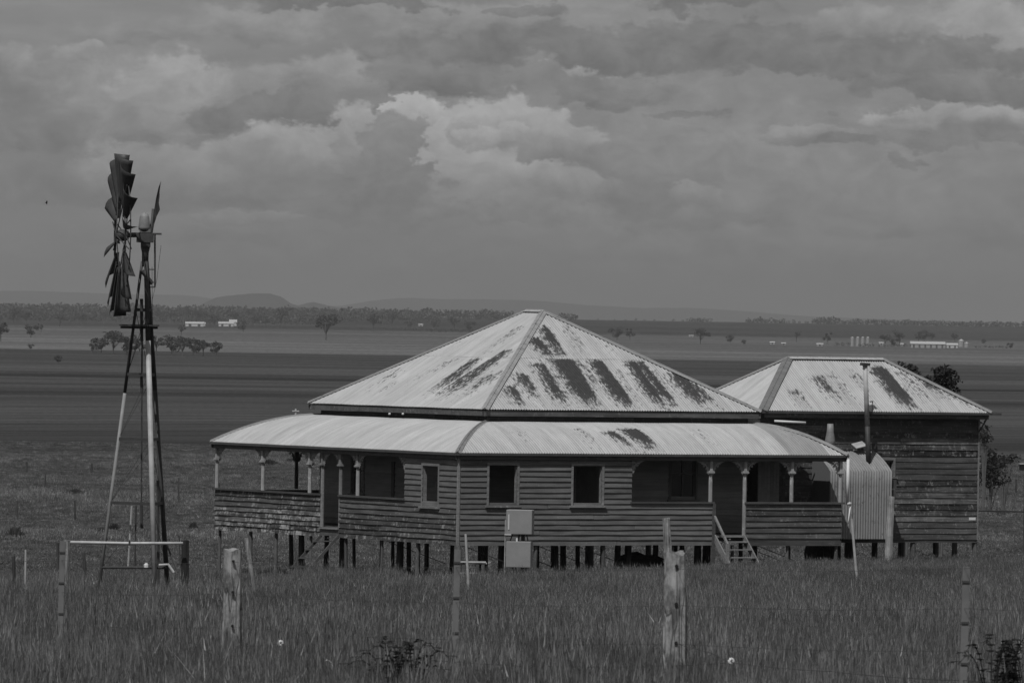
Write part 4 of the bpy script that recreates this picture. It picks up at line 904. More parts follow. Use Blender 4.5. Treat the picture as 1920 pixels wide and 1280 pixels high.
# dark rail / cable at the right and a dark box edge
a, b_ = at(1836, 957, 285), at(1990, 960, 262); c0 = (a + b_) / 2
tag(MB().tube([a - c0, b_ - c0], .028, 6).build('top_rail', 'post_dark', loc=tuple(c0)), 'thin dark horizontal rail running right from the kitchen building wall', 'rail')
rough_post('rail_post', (b_.x, b_.y, hz(b_.x, b_.y) - .1), tuple(b_ + Vector((0, 0, .1))), .07, 'post_dark', 'post carrying the dark rail beyond the right edge', 'fence post')
c_ = at(1935, 876, 300); gzz = hz(c_.x, c_.y)
tr = empty('trough_tank', (c_.x, c_.y, gzz), 0, 'dark box on legs with a pale lid cut by the right edge of the view', 'box')
MB().box((0, 0, c_.z - gzz), (.9, .8, .22)).build('box_body', 'black', tr); MB().box((0, 0, c_.z - gzz + .13), (.96, .86, .03)).build('lid', 'galv_pipe', tr)
for x in (-.25, .35): MB().tube([(x, 0, -.1), (x, 0, c_.z - gzz - .1)], .05, 6).build('leg', 'post_dark', tr)

# ------------------------------------------------------------------ windmill
DW = 173.0; MW = DW / F
axp = at(272, 470, DW); gzw = hz(axp.x, DW)
mill = empty('windmill', (axp.x, DW, gzw), 0, 'old steel windmill with three legged tower, battered multi blade wheel and folded tail vane', 'windmill')
def ML(px, py, dy=0.0): p = at(px, py, DW + dy); return Vector((p.x - axp.x, dy, p.z - gzw))
H_ = ML(272, 490).z
legs = {'l': (172, .038, 'leg_pipe', .62), 'f': (-66, .06, 'galv_pipe', .77), 'r': (50, .055, 'dark_steel', .63)}
BR = 82 * MW; tops = {}; bases = {}
for k, (a, r_, mt, kn) in legs.items():
    bs_ = Vector((BR * math.cos(R(a)), BR * math.sin(R(a)), 0)); wz = hz(axp.x + bs_.x, DW + bs_.y) - gzw - .15; bs_.z = wz
    tp = Vector((.06 * math.cos(R(a)), .06 * math.sin(R(a)), H_)); tops[k] = tp; bases[k] = bs_
    knee = bs_.lerp(tp, kn)
    MB().tube([bs_, knee], [r_, r_ * .95], 10).build('tower_leg', mt, mill, smooth=True)
    MB().tube([knee, tp], [r_ * .95, r_ * .8], 10).build('upper_leg', 'dark_steel', mill, smooth=True)
def legpt(k, z): a, b_ = bases[k], tops[k]; return a.lerp(b_, (z - a.z) / (b_.z - a.z))
for py in (581, 702, 823, 943):
    z = ML(272, py).z
    for a, b_ in (('l', 'f'), ('f', 'r'), ('r', 'l')):
        if a == 'r' and py > 600: continue
        MB().bar(legpt(a, z), legpt(b_, z), .05, .065).build('cross_bar', 'dark_steel', mill, center=True)
lv = [ML(272, y).z for y in (581, 702, 823, 943, 1065)]
for z0, z1 in zip(lv, lv[1:]):
    for a, b_ in (('l', 'f'), ('f', 'l'), ('r', 'l'), ('f', 'r')):
        MB().tube([legpt(a, z0), legpt(b_, z1)], .006, 4).build('brace_wire', 'wire', mill, center=True)
z = lv[-1]; a_, b_ = legpt('l', z), legpt('f', z)
MB().tube([a_, b_ + Vector((.25, 0, .05))], .03, 8).build('base_pipe', 'dark_steel', mill, center=True)
MB().lathe((b_.x - .17, b_.y - .1, z + .05), [(.05, 0), (.05, .06), (.02, .1)], 8).build('pipe_fitting', 'ceramic', mill); MB().tube([b_ + Vector((.1, -.05, .1)), b_ + Vector((.3, -.05, .12)), b_ + Vector((.42, -.05, -.05))], .03, 8).build('pipe_elbow', 'pale_rail', mill)
# platform
zp = ML(272, 610).z
for k in range(4): MB().box((-.10, -.28 + k * .19, zp), (72 * MW, .15, .03), rz=.0).build('platform_plank', 'post_dark', mill, center=True)
for y in (-.3, .3): MB().box((-.1, y * .3, zp - .045), (.8, .04, .05)).build('platform_bearer', 'dark_steel', mill, center=True)
# pump rod, pipes, ladder stiles inside the tower
MB().tube([ML(267, 560), ML(266, 700), ML(265, 985)], .02, 6).build('pump_rod', 'dark_steel', mill); 
for a_, b_ in ((560, 640), (705, 735), (940, 990)): MB().tube([ML(265, a_), ML(266, b_)], .037, 6).build('rod_guide', 'dark_steel', mill)
MB().tube([ML(247, 948, .2), ML(240, 1065, .2)], .022, 6).build('riser_pipe', 'galv_pipe', mill); MB().tube([ML(255, 948, .1), ML(253, 1065, .1)], .02, 6).build('riser_pipe', 'dark_steel', mill)
MB().tube([ML(296, 900, .2), ML(297, 1095, .2)], .035, 6).build('riser_pipe', 'dark_steel', mill); MB().tube([ML(313, 1022, .5), ML(334, 1072, .3)], .02, 6).build('stay_bar', 'dark_steel', mill)
MB().tube([ML(285, 500), ML(286, 620), ML(305, 900, .6)], .005, 4).build('furl_wire', 'wire', mill)
# ladder frame beside the head
MB().tube([ML(290.5, 438), ML(290.5, 538)], .022, 6).tube([ML(284, 438), ML(303, 438.5)], .024, 6).tube([ML(275, 505), ML(289, 505)], .014, 5).tube([ML(278, 538), ML(291, 538)], .016, 5).build('furling_arm', 'dark_steel', mill)
MB().tube([ML(302, 460), ML(294, 525), ML(286, 560)], .004, 4).build('furl_wire', 'wire', mill)
MB().tube([ML(266, 508), ML(286, 532)], .045, 4).build('stub_arm', 'dark_steel', mill)
# head
MB().lathe(tuple(ML(272, 500)), [(.07, 0), (.075, .3), (.1, .42), (.06, .5)], 12).build('mast_pipe', 'dark_steel', mill, smooth=True)
MB().box(ML(272, 446), (.36, .3, .20)).box(ML(273, 458), (.2, .26, .12)).tube([ML(262, 436), ML(283, 436)], .10, 10).build('gearbox', 'dark_steel', mill)
MB().lathe(tuple(ML(270.5, 431)), [(.125, 0), (.13, .06), (.105, .28), (.085, .34), (.03, .355), (.025, .38)], 14).build('gearbox_hood', 'mill_helmet', mill, smooth=True)
# wheel, axis mostly along the picture's left-right
hub = ML(227, 441); th = R(190)                                # axis direction: left, turned slightly towards the viewer
ax_ = Vector((math.cos(th), math.sin(th) , 0)).normalized()
MB().tube([ML(275, 440), hub - ax_ * .02], .055, 10).build('wheel_shaft', 'dark_steel', mill, smooth=True)
e1 = Vector((0, 0, 1)); e2 = ax_.cross(e1).normalized()
wheel = MB().tube([hub - ax_ * .16, hub - ax_ * .04, hub + ax_ * .04, hub + ax_ * .12], [.10, .13, .12, .07], 12).build('wheel', 'dark_steel', mill, smooth=True)
RW = 152 * MW; NB = 18; miss = {4, 13}; hurt = {5: .8, 3: .85, 14: .75, 12: .9}
def rad(a, r, o=0.0): return hub + (e1 * math.cos(a) + e2 * math.sin(a)) * r + ax_ * o
for rr, o_ in ((.50, .02), (.80, -.03)):
    pts = [rad(a, RW * rr, o_) for a in np.linspace(0, 2 * math.pi, 37)]
    MB().tube(pts, .014, 5, False).build('wheel_ring', 'dark_steel', wheel)
for k in range(6):
    a = 2 * math.pi * (k + .3) / 6
    for o1 in (-.1, .1): MB().tube([rad(a, .08, o1), rad(a, RW * .82, -.02 + o1 * .3)], .013, 5).build('spoke', 'dark_steel', wheel)
for k in range(NB):
    if k in miss: continue
    a = 2 * math.pi * (k + .15) / NB + random.uniform(-.03, .03); mb = MB(); n1, n2 = 8, 5; Lk = hurt.get(k, 1.0)
    pit = R(41 + random.uniform(-10, 10))
    for i in range(n1 + 1):
        f = i / n1; r_ = RW * (.42 + (.58 * Lk) * f); wd = (.10 + .21 * f) * 1.36
        rd = e1 * math.cos(a) + e2 * math.sin(a); tg = e2 * math.cos(a) - e1 * math.sin(a)
        for j in range(n2 + 1):
            g_ = j / n2 - .5; cam_ = -.38 * wd * (g_ * g_ * 4 - 1) * .55
            ch = tg * math.cos(pit) + ax_ * math.sin(pit); nm = ax_ * math.cos(pit) - tg * math.sin(pit)
            mb.v.append(tuple(hub + rd * r_ + ch * g_ * wd * 1.12 + nm * cam_ * 1.5 + rd * (.05 * g_ if i == n1 else 0)))
    for i in range(n1):
        for j in range(n2): q_ = i * (n2 + 1) + j; mb.f.append((q_, q_ + n2 + 1, q_ + n2 + 2, q_ + 1))
    o = mb.build('blade', 'mill_blade', wheel, smooth=True); so = o.modifiers.new('thickness', 'SOLIDIFY'); so.thickness = .004
    bm_ = MB().tube([rad(a, RW * .45, .02), rad(a, RW * .86, -.02)], .012, 5).build('blade_rib', 'dark_steel', o)
# tail vane, folded beside the wheel and seen nearly edge on
tv = MB(); pts = [(283, 436), (287, 395), (290, 368), (293, 350), (296.5, 337), (295.5, 352), (296, 366), (295, 380), (297, 392), (292, 405), (288, 422), (286, 440)]
base_ = ML(285, 438); vs_ = []
for (x, y) in pts: p = ML(x, y); t_ = (437 - y) / 100; vs_.append(Vector((p.x, .1 + (x - 288) * .05, p.z)))
for s_ in (-.006, .006): tv.v += [(v.x, v.y + s_, v.z) for v in vs_]
n_ = len(vs_); tv.f = [tuple(range(n_))[::-1], tuple(range(n_, 2 * n_))] + [(i, (i + 1) % n_, n_ + (i + 1) % n_, n_ + i) for i in range(n_)]
# give the vane its real depth going away from the viewer
for i, v in enumerate(tv.v): tv.v[i] = (v[0], v[1] + .9 * max(0, (v[2] - base_.z)) / 1.2 * (.6 if i % n_ > 4 else 1.0), v[2])
tv.build('tail_vane', 'mill_blade', mill)
MB().bar(ML(281, 448), ML(287, 392, .25), .05, .035).bar(ML(265, 456), ML(282, 424), .03, .05).build('tail_arm', 'dark_steel', mill)

# ------------------------------------------------------------------ trees and shrubs
def crown(mb, c, rx, ry, rz_, n, s, sd=0, jag=.35, rand=random):
    for i in range(n):
        while True:
            p = Vector((rand.uniform(-1, 1), rand.uniform(-1, 1), rand.uniform(-1, 1)))
            if p.length < 1: break
        p = p.normalized() * p.length ** .5
        q_ = Vector((p.x * rx, p.y * ry, p.z * rz_)); f = 1 + jag * mnoise.noise(q_ * (1.6 / max(rx, .01)) + Vector((sd, 0, 0)))
        q_ = q_ * f + Vector(c); u = Vector((rand.gauss(0, 1), rand.gauss(0, 1), rand.gauss(0, .7))).normalized(); v = u.cross(Vector((rand.gauss(0, 1), rand.gauss(0, 1), rand.gauss(0, 1)))).normalized()
        a = s * rand.uniform(.6, 1.4); b_ = a * rand.uniform(.35, .7)
        mb.add([q_ - u * a, q_ + v * b_, q_ + u * a, q_ - v * b_], [(0, 1, 2, 3)])
def gum_meshes(h, wd, seed, nclump=9, leaves=55, ls=.42, lowc=.45):
    rd = random.Random(seed); tr = MB(); cr_ = MB(); fork = h * rd.uniform(.22, .38)
    tr.tube([(0, 0, -.4), (rd.uniform(-.1, .1), 0, fork * .5), (rd.uniform(-.2, .2), 0, fork)], [.035 * h, .027 * h, .022 * h], 6)
    for k in range(nclump):
        a = rd.uniform(0, 6.28); r_ = wd * .5 * rd.uniform(.15, .78); z = h * rd.uniform(lowc, .86); rr = wd * rd.uniform(.11, .2)
        c_ = (r_ * math.cos(a), r_ * math.sin(a), z)
        tr.tube([(0, 0, fork * rd.uniform(.7, 1)), (c_[0] * .45, c_[1] * .45, fork + (z - fork) * .6), c_], [.015 * h, .010 * h, .003 * h], 5)
        crown(cr_, c_, rr, rr, rr * rd.uniform(.55, .85), leaves, ls, k, .5, rd)
    return tr.mesh('trunk', 'bark'), cr_.mesh('crown', 'gum_leaf')
GM = [gum_meshes(14, 17, 1, 13, 60, .6), gum_meshes(15, 13, 2, 11, 60, .6), gum_meshes(11, 10, 3, 9, 70, .5, .35), gum_meshes(16, 15, 4, 10, 50, .6, .55), gum_meshes(9, 12, 5, 12, 70, .5, .28)]
GH = [14, 15, 11, 16, 9]
def gum(px, pbase, htpx, k, label, group='gum trees on the far plain', stretch=1.0, name='gum_tree'):
    g_ = gnd(px, pbase); s_ = htpx * g_.y / F / GH[k] / .85
    o = empty(name, tuple(g_), random.uniform(0, 6.28), label, 'tree', group); o.scale = (s_ * stretch, s_ * stretch, s_)
    inst('trunk', GM[k][0], o); inst('crown', GM[k][1], o); return o
TL = [ # px, base row, height px, variant, label
 (611, 637, 46, 0, 'large spreading gum tree standing alone in the pale field left of the roof peak'), (700, 622, 32, 1, 'slim gum tree on the plain right of the largest spreading gum'), (735, 615, 30, 3, 'open gum tree behind the slim one, left of the main roof'),
 (852, 621, 26, 1, 'gum tree just left of the main roof slope'), (879, 622, 18, 4, 'small dark tree touching the main roof slope'), (815, 617, 14, 4, 'low dark bush tree left of the roof slope'), (768, 615, 12, 4, 'low wide dark bush on the plain between slim gums'),
 (526, 615, 38, 3, 'tall pale trunked gum at the edge of the far wood right of the white farm'), (1, 640, 34, 1, 'tall gum cut by the left edge of the view'), (58, 632, 20, 4, 'compact dark tree in the pale field at the far left'),
 (77, 622, 14, 2, 'small tree right of the compact dark tree at the far left'), (57, 655, 9, 4, 'tiny bush at the edge of the first dark field at left'), (107, 681, 13, 4, 'small bush alone in the dark field at the left'),
 (112, 612, 22, 0, 'wide gum before the far wood at left'), (152, 608, 22, 1, 'round gum before the far wood left of the windmill'), (25, 609, 32, 3, 'tall gum in front of the far wood near the left edge'), (50, 608, 24, 0, 'broad gum in front of the far wood at the left'),
 (195, 607, 24, 3, 'gum tree behind the lower windmill blades'), (340, 628, 18, 2, 'small pale gum above the middle tree row, right of the tower'),
 (174, 660, 12, 4, 'leftmost small bush of the middle tree row'), (190, 661, 20, 4, 'left tree of the middle tree row beside the tower'), (212, 664, 34, 0, 'large dark tree in the middle row left of the tower leg'), (238, 665, 26, 4, 'dark tree of the middle row behind the tower left leg'), (262, 665, 24, 2, 'tree of the middle row between the tower legs'), (293, 664, 26, 1, 'tree of the middle row just right of the tower'),
 (322, 666, 26, 4, 'first tree of the clump right of the tower'), (342, 667, 26, 0, 'second wider tree of the clump right of the tower'), (362, 666, 22, 4, 'third tree of the clump right of the tower'), (381, 669, 24, 1, 'fourth tree with clear trunk in the clump right of the tower'), (406, 666, 18, 4, 'small detached tree ending the clump right of the tower'),
 (300, 607, 26, 3, 'gum before the far wood just right of the tower'), (318, 606, 24, 1, 'second gum before the far wood right of the tower'), (344, 606, 30, 3, 'tall gum above the left white farm building'), (377, 609, 26, 0, 'gum between the two white farm buildings'), (402, 617, 26, 1, 'leaning gum in front of the white farm buildings'), (442, 611, 28, 3, 'tall gum right behind the right white farm building'), (456, 622, 18, 4, 'low tree right of the white farm buildings'), (478, 613, 22, 1, 'gum in the field edge right of the white farm'), (498, 612, 18, 2, 'small gum left of the pale trunked gum'),
 (1157, 637, 20, 4, 'left dark round bush right of the main roof'), (1181, 637, 20, 2, 'right dark bush right of the main roof'), (1313, 645, 28, 0, 'spreading gum on the plain between the two roofs'), (1370, 643, 13, 4, 'low dark bush right of the spreading gum'), (1394, 646, 8, 4, 'tiny bush right of the low dark bush'),
 (1493, 641, 19, 3, 'gum left of the silos above the kitchen roof'), (1551, 645, 20, 2, 'gum just left of the four silos'), (1660, 648, 20, 0, 'dense tree right of the silos'), (1687, 650, 28, 3, 'tall gum between silos and long shed'), (1675, 650, 14, 4, 'low tree beside the farm sheds'), (1722, 641, 18, 2, 'left tree behind the long white shed'), (1733, 640, 18, 4, 'middle tree behind the long white shed'), (1748, 640, 16, 0, 'right tree behind the long white shed'), (1790, 642, 16, 1, 'tree behind the small white shed'),
 (1895, 654, 10, 4, 'small dark bush at the right edge of the pale field'), (1845, 645, 8, 4, 'low bush right of the round tanks'),
 (1112, 597, 13, 1, 'small tree alone on the ridge right of the main roof peak'), (1164, 598, 12, 2, 'small tree on the ridge, second from the roof peak'), (1262, 601, 13, 1, 'lone round tree on the ridge above the spreading gum'), (1342, 602, 9, 2, 'thin tree on the ridge between the roofs'), (1480, 604, 7, 2, 'tiny tree on the ridge left of the ridge clumps'), (1495, 604, 11, 4, 'left round tree of the ridge pair above the kitchen roof'), (1507, 604, 11, 4, 'right round tree of the ridge pair above the kitchen roof'), (1394, 604, 9, 4, 'flat topped tree on the ridge between the two roofs'), (1425, 606, 12, 2, 'tree on the ridge above the left end of the kitchen roof'),
 (1307, 602, 10, 4, 'flat bushy tree on the ridge left of the thin one'), (1080, 596, 11, 4, 'round tree ending the clump beside the roof peak')]
for t_ in TL:
    t_ = list(t_)
    if 655 < t_[1] < 670: t_[2] *= 1.25
    gum(*t_)
# far woods that read as one mass: joined
def wood_mass(name, spans, label_kind='stuff', hk=1.0, s_=1.1, leaf=34):
    mb = MB(); rd = random.Random(5)
    for (x0, x1, y0, y1, dpx, h0, h1, dist0, dist1) in spans:
        x = x0
        while x < x1:
            f = (x - x0) / (x1 - x0); D_ = rd.uniform(dist0, dist1); xx = (x - 960) / F * D_; h = rd.uniform(h0, h1) * D_ / F; zz = hz(xx, D_)
            crown(mb, (xx, D_, zz + h * .55), h * rd.uniform(.5, .9), h * .6, h * .5, leaf, h * .21, x, .4, rd); x += dpx * rd.uniform(.5, 1.5)
    return tag(mb.build(name, 'gum_leaf'), kind='stuff')
wood_mass('far_wood', [(-260, 960, 0, 0, 3.0, 9, 17, 11300, 12100), (-260, 820, 0, 0, 3.2, 9, 16, 10300, 11300), (-260, 620, 0, 0, 4, 9, 16, 9400, 10300)])
wood_mass('ridge_trees', [(1052, 1082, 0, 0, 3.5, 7, 12, 11700, 12000), (1120, 1290, 0, 0, 26, 3, 5, 11700, 12000), (1290, 1335, 0, 0, 4, 5, 8, 11700, 12000), (1400, 1470, 0, 0, 5, 5, 9, 11700, 12000), (1527, 1570, 0, 0, 4, 8, 13, 11800, 12000), (1570, 2100, 0, 0, 4.2, 6, 11, 11700, 12000), (1420, 2100, 0, 0, 12, 4, 7, 11700, 12000)])
wood_mass('field_hedge', [(1570, 1700, 0, 0, 9, 4, 7, 5750, 5900), (1830, 1900, 0, 0, 8, 3, 5, 5900, 6100), (760, 900, 0, 0, 14, 4, 7, 8300, 8800), (1085, 1140, 0, 0, 8, 5, 8, 6100, 6300)])
# shrubs beside and behind the kitchen
def shrub(name, px, py, dist, w_, h, label, n=900, ls=.09, seed=1, tall=0):
    rd = random.Random(seed); c_ = at(px, py, dist); zg = hz(c_.x, dist); o = empty(name, (c_.x, dist, zg), 0, label, 'tree' if tall else 'shrub')
    tr = MB(); cr_ = MB(); H = c_.z - zg
    for k in range(11):
        a = rd.uniform(0, 6.28); r_ = rd.uniform(.1, .75); cc_ = (w_ / 2 * r_ * math.cos(a), w_ / 3 * r_ * math.sin(a), H + h * rd.uniform(-.38, .38))
        tr.tube([(rd.uniform(-.1, .1), 0, -.1), (cc_[0] * .5, cc_[1] * .5, cc_[2] * .6), cc_], [.06, .035, .01], 6); crown(cr_, cc_, w_ * .2, w_ * .2, h * .2, n // 11, ls, k, .6, rd)
    tr.build('trunk', 'bark', o); cr_.build('crown', 'leaf', o); return o
shrub('tree', 1768, 712, 292, 1.6, 1.0, 'dark leafy tree top showing above the right slope of the kitchen roof', 900, .075, 1, 1)
shrub('tree', 1702, 690, 296, .9, .5, 'small dark leafy top behind the right end of the kitchen ridge', 300, .07, 2, 1)
shrub('shrub', 1846, 812, 690, 2.2, 1.9, 'small dark foliage beside the kitchen wall below the gutter', 260, .16, 3)
shrub('shrub', 1858, 874, 700, 4.0, 3.4, 'dark bushy shrub against the right side of the kitchen building', 1300, .17, 4)
shrub('shrub', 1884, 862, 715, 3.2, 1.3, 'sprawling dark branch of shrub right of the kitchen shrub', 300, .16, 6)
# weeds in the foreground
def weed(px, py, dist, n, L, label, seed):
    rd = random.Random(seed); c_ = at(px, py, dist); zg = hz(c_.x, dist); base0 = min(zg, c_.z) - .02; mb = MB()
    for k in range(n):
        a = rd.uniform(0, 6.28); ln = L * rd.uniform(.6, 1.15); out = rd.uniform(.4, 1.0); P_ = []; o_ = (rd.uniform(-.16, .16), rd.uniform(-.1, .1), 0)
        H = (c_.z - base0) * rd.uniform(.75, 1.25)
        for i in range(9): f = i / 8; P_.append(Vector((o_[0] + math.cos(a) * out * ln * f ** 1.4, o_[1] + math.sin(a) * out * ln * f ** 1.4, H * math.sin(min(1, f * 1.15) * math.pi * .62) / math.sin(math.pi * .5))))
        mb.tube(P_, [.005 * (1 - i / 10) + .001 for i in range(9)], 4)
        for i in range(2, 9):
            for rep in range(2):
                p = P_[i].lerp(P_[i - 1], rep / 3); d = (P_[i] - P_[i - 1]).normalized(); sd = d.cross(Vector((0, 0, 1))).normalized()
                for sg in (-1, 1): e_ = p + sd * sg * .045 * rd.uniform(.6, 1.2) + d * .03 - Vector((0, 0, .012)); mb.add([p, p + d * .018 + Vector((0, 0, .004)), e_], [(0, 1, 2)])
    return tag(mb.build('weed', 'weed', loc=(c_.x, dist, base0)), label, 'weed')
weed(755, 1222, 71, 30, .42, 'dark feathery weed with arching fronds at the bottom centre of the foreground', 3)
weed(1893, 1232, 63, 34, .36, 'dark tangled weed in the bottom right corner', 9)
# dark bushy clumps in the back paddock
def clump(px, py, w_, h, label, seed):
    g_ = gnd(px, py); mb = MB(); rd = random.Random(seed); k_ = g_.y / F
    for j in range(380):
        x_, y_ = rd.gauss(0, .24) * w_ * k_, rd.uniform(-.8, .8); hh = h * k_ * rd.uniform(.45, 1.0) * math.exp(-(x_ / (w_ * k_ * .42)) ** 2); dx = rd.gauss(0, .22) * hh; q_ = .022 * rd.uniform(.6, 1.6); m3 = (x_ + dx * .4, y_, hh * .6)
        mb.add([(x_ - q_, y_, -.05), (x_ + q_, y_, -.05), (m3[0] + q_, y_, m3[2]), (m3[0] - q_, y_, m3[2]), (x_ + dx * 1.3, y_, hh)], [(0, 1, 2, 3), (3, 2, 4)])
    return tag(mb.build('dark_bush', 'bush_leaf', loc=tuple(g_)), label, 'bush', 'dark bushes in the back paddock')
for i, (x, y, w_, h, lb) in enumerate([(28, 1008, 40, 24, 'dark rounded bush at the left edge of the grass band'), (140, 931, 75, 18, 'long low dark bush in the back paddock left of the windmill'), (190, 1004, 24, 18, 'small dark bush left of the windmill leg'), (214, 1000, 22, 22, 'small dark bush beside the windmill leg'),
     (362, 990, 16, 14, 'small dark bush left of the verandah under its corner'), (505, 872, 50, 14, 'dark low bush far back seen through the left verandah'), (545, 868, 30, 12, 'second dark bush far back seen through the left verandah'), (97, 995, 14, 10, 'small dark tuft between the bushes at left')]): clump(x, y, w_, h, lb, i)

# ------------------------------------------------------------------ far farm buildings
def gable(px, py, wpx, hpx, lb, roof='far_roof', wall='far_white', depth=8, rz=0.0, doors=2, name='farm_shed'):
    g_ = gnd(px, py); k_ = g_.y / F; w_, h = wpx * k_, hpx * k_
    o = empty(name, tuple(g_), rz, lb, 'shed' if 'shed' in name else 'house'); hw = h * .6
    MB().box((0, 0, hw / 2 - .3), (w_, depth, hw + .6)).build('wall', wall, o)
    r_ = MB(); e_ = .4; vs_ = [(-w_ / 2 - e_, -depth / 2 - e_, hw), (w_ / 2 + e_, -depth / 2 - e_, hw), (w_ / 2 + e_, 0, h), (-w_ / 2 - e_, 0, h), (-w_ / 2 - e_, depth / 2 + e_, hw), (w_ / 2 + e_, depth / 2 + e_, hw)]
    r_.add(vs_, [(0, 1, 2, 3), (3, 2, 5, 4), (0, 3, 4), (1, 5, 2), (0, 4, 5, 1)]); r_.build('roof', roof, o)
    for i in range(doors): MB().box(((i + .5) / doors * w_ - w_ / 2, -depth / 2 - .05, hw * .4), (w_ / doors * .3, .1, hw * .8)).build('door', 'gutter_metal', o, center=True)
    return o
gable(365, 612, 34, 9, 'low white farm building left of the pair on the far plain', name='farm_house'); gable(381, 611, 8, 7, 'small white outbuilding between the two white farm buildings', doors=1)
gable(424, 612, 28, 9, 'larger white farm building right of the pair on the far plain', name='farm_house'); gable(437, 611, 14, 12, 'white gabled end wing of the right white farm building', doors=1); gable(452, 609, 6, 6, 'tiny white shed right of the white farm buildings', doors=1)
gable(1739, 652, 64, 12, 'long low white roofed shed on the far plain at right', 'far_roof', 'far_grey', 16, doors=6); gable(1785, 652, 20, 9, 'short bright white shed joined right of the long shed', doors=2)
for x, y, w_, h_, lb in ((1448, 645, 8, 5, 'tiny white shed above the left end of the kitchen ridge'), (1469, 646, 7, 4, 'second tiny white shed above the kitchen ridge'), (1537, 648, 11, 5, 'small white shed left of the silos'), (1296, 631, 8, 3, 'tiny pale shed beside the spreading gum'), (1631, 648, 5, 4, 'tiny bright shed just right of the silos'), (1652, 646, 7, 5, 'small shed among the trees right of the silos'), (1690, 648, 6, 5, 'small bright shed left of the long shed'), (789, 611, 8, 4, 'tiny pale shed on the plain left of the main roof')):
    gable(x, y, w_, h_, lb, doors=1, depth=5)
def silo(px, py, wpx, hpx, lb, grp=None, cone=.22):
    g_ = gnd(px, py); k_ = g_.y / F; r_, h = wpx * k_ / 2, hpx * k_; o = empty('silo', tuple(g_), 0, lb, 'silo', grp)
    MB().lathe((0, 0, 0), [(r_, -.3), (r_, h * .86)], 14).build('silo_body', 'far_grey', o, smooth=False); MB().lathe((0, 0, h * .86), [(r_ * 1.08, 0), (r_ * .15, h * cone * .6), (r_ * .1, h * cone * .7)], 14).build('silo_roof', 'far_roof', o)
    return o
for i, (x, lb) in enumerate(((1598, 'leftmost of the four slender silos'), (1608, 'second silo from the left of the four'), (1617.5, 'third silo from the left of the four'), (1627, 'rightmost of the four slender silos'))): silo(x, 649, 6.5, 19, lb, 'four silos on the far plain', .12)
silo(1802, 650, 10, 13, 'taller round tank with conical roof right of the small white shed', 'round tanks right of the sheds', .4); silo(1812, 651, 8, 9, 'shorter round tank right of the taller one', 'round tanks right of the sheds', .4)
# power pole behind the verandah roof
g_ = gnd(554, 800); t_ = at(554, 766, g_.y); pp = empty('power_pole', tuple(g_), 0, 'small power pole with crossarm in the dark field behind the verandah roof', 'pole')
MB().tube([(0, 0, -.3), (0, 0, t_.z - g_.z)], [.2, .14], 8).build('pole_shaft', 'pale_rail', pp); MB().box((0, -.18, t_.z - g_.z - .35), (13 * g_.y / F, .14, .16)).build('crossarm', 'pale_rail', pp)
# white clump of cattle-sized marks omitted; bird
bd = at(87, 380, 290); mb = MB(); mb.tube([(-.045, 0, -.02), (-.02, 0, -.005), (.02, 0, .0), (.05, 0, .02)], [.004, .018, .016, .004], 8)
mb.add([(-.02, 0, .01), (.03, 0, .015), (.045, -.08, .055), (.02, -.15, .075)], [(0, 1, 2, 3)]).add([(-.02, 0, .01), (.03, 0, .015), (.03, .07, -.035), (.0, .12, -.07)], [(0, 3, 2, 1)])
tag(mb.build('bird', 'black', loc=tuple(bd)), 'tiny dark bird flying in the sky left of the windmill wheel', 'bird')

# ------------------------------------------------------------------ grass
def blade_clump(n, rad_, h0, h1, wd, seed, heads=.25, bend=.35):
    rd = random.Random(seed); mb = MB()
    for i in range(n):
        a = rd.uniform(0, 6.28); r_ = rad_ * rd.random() ** .6; x, y = r_ * math.cos(a), r_ * math.sin(a); h = rd.uniform(h0, h1); b_ = rd.uniform(0, 6.28); k = bend * h * rd.random() ** 1.5
        dx, dy = math.cos(b_) * k, math.sin(b_) * k; w_ = wd * rd.uniform(.6, 1.3); c_ = rd.uniform(-.5, .5); sx, sy = math.cos(c_) * w_, math.sin(c_) * w_
        o = len(mb.v)
        mb.v += [(x - sx, y - sy, -.05), (x + sx, y + sy, -.05), (x - sx * .9 + dx * .25, y - sy * .9 + dy * .25, h * .5), (x + sx * .9 + dx * .25, y + sy * .9 + dy * .25, h * .5), (x + dx, y + dy, h)]
        mb.f += [(o, o + 1, o + 3, o + 2), (o + 2, o + 3, o + 4)]
        if rd.random() < heads:
            hh = h * 1.12; o = len(mb.v); q_ = w_ * 1.3
            mb.v += [(x + dx - q_, y + dy, h * .9), (x + dx + q_, y + dy, h * .93), (x + dx * 1.2, y + dy, hh)]; mb.f.append((o, o + 1, o + 2))
    return mb
grass_cols = {}
def clump_coll(name, specs, mat):
    c_ = bpy.data.collections.new(name)
    for i, sp_ in enumerate(specs): o = bpy.data.objects.new(name, blade_clump(*sp_).mesh(name, mat)); c_.objects.link(o)
    return c_
cn = clump_coll('grass_clump', [(66, .26, .12, .42, .0030, k, .3, .45) for k in range(6)] + [(20, .22, .25, .60, .0040, 20 + k, .8, .3) for k in range(2)], 'grass_blade')
cf = clump_coll('grass_tuft', [(34, .45, .12, .45, .011, 40 + k, .2, .5) for k in range(5)], 'grass_far')
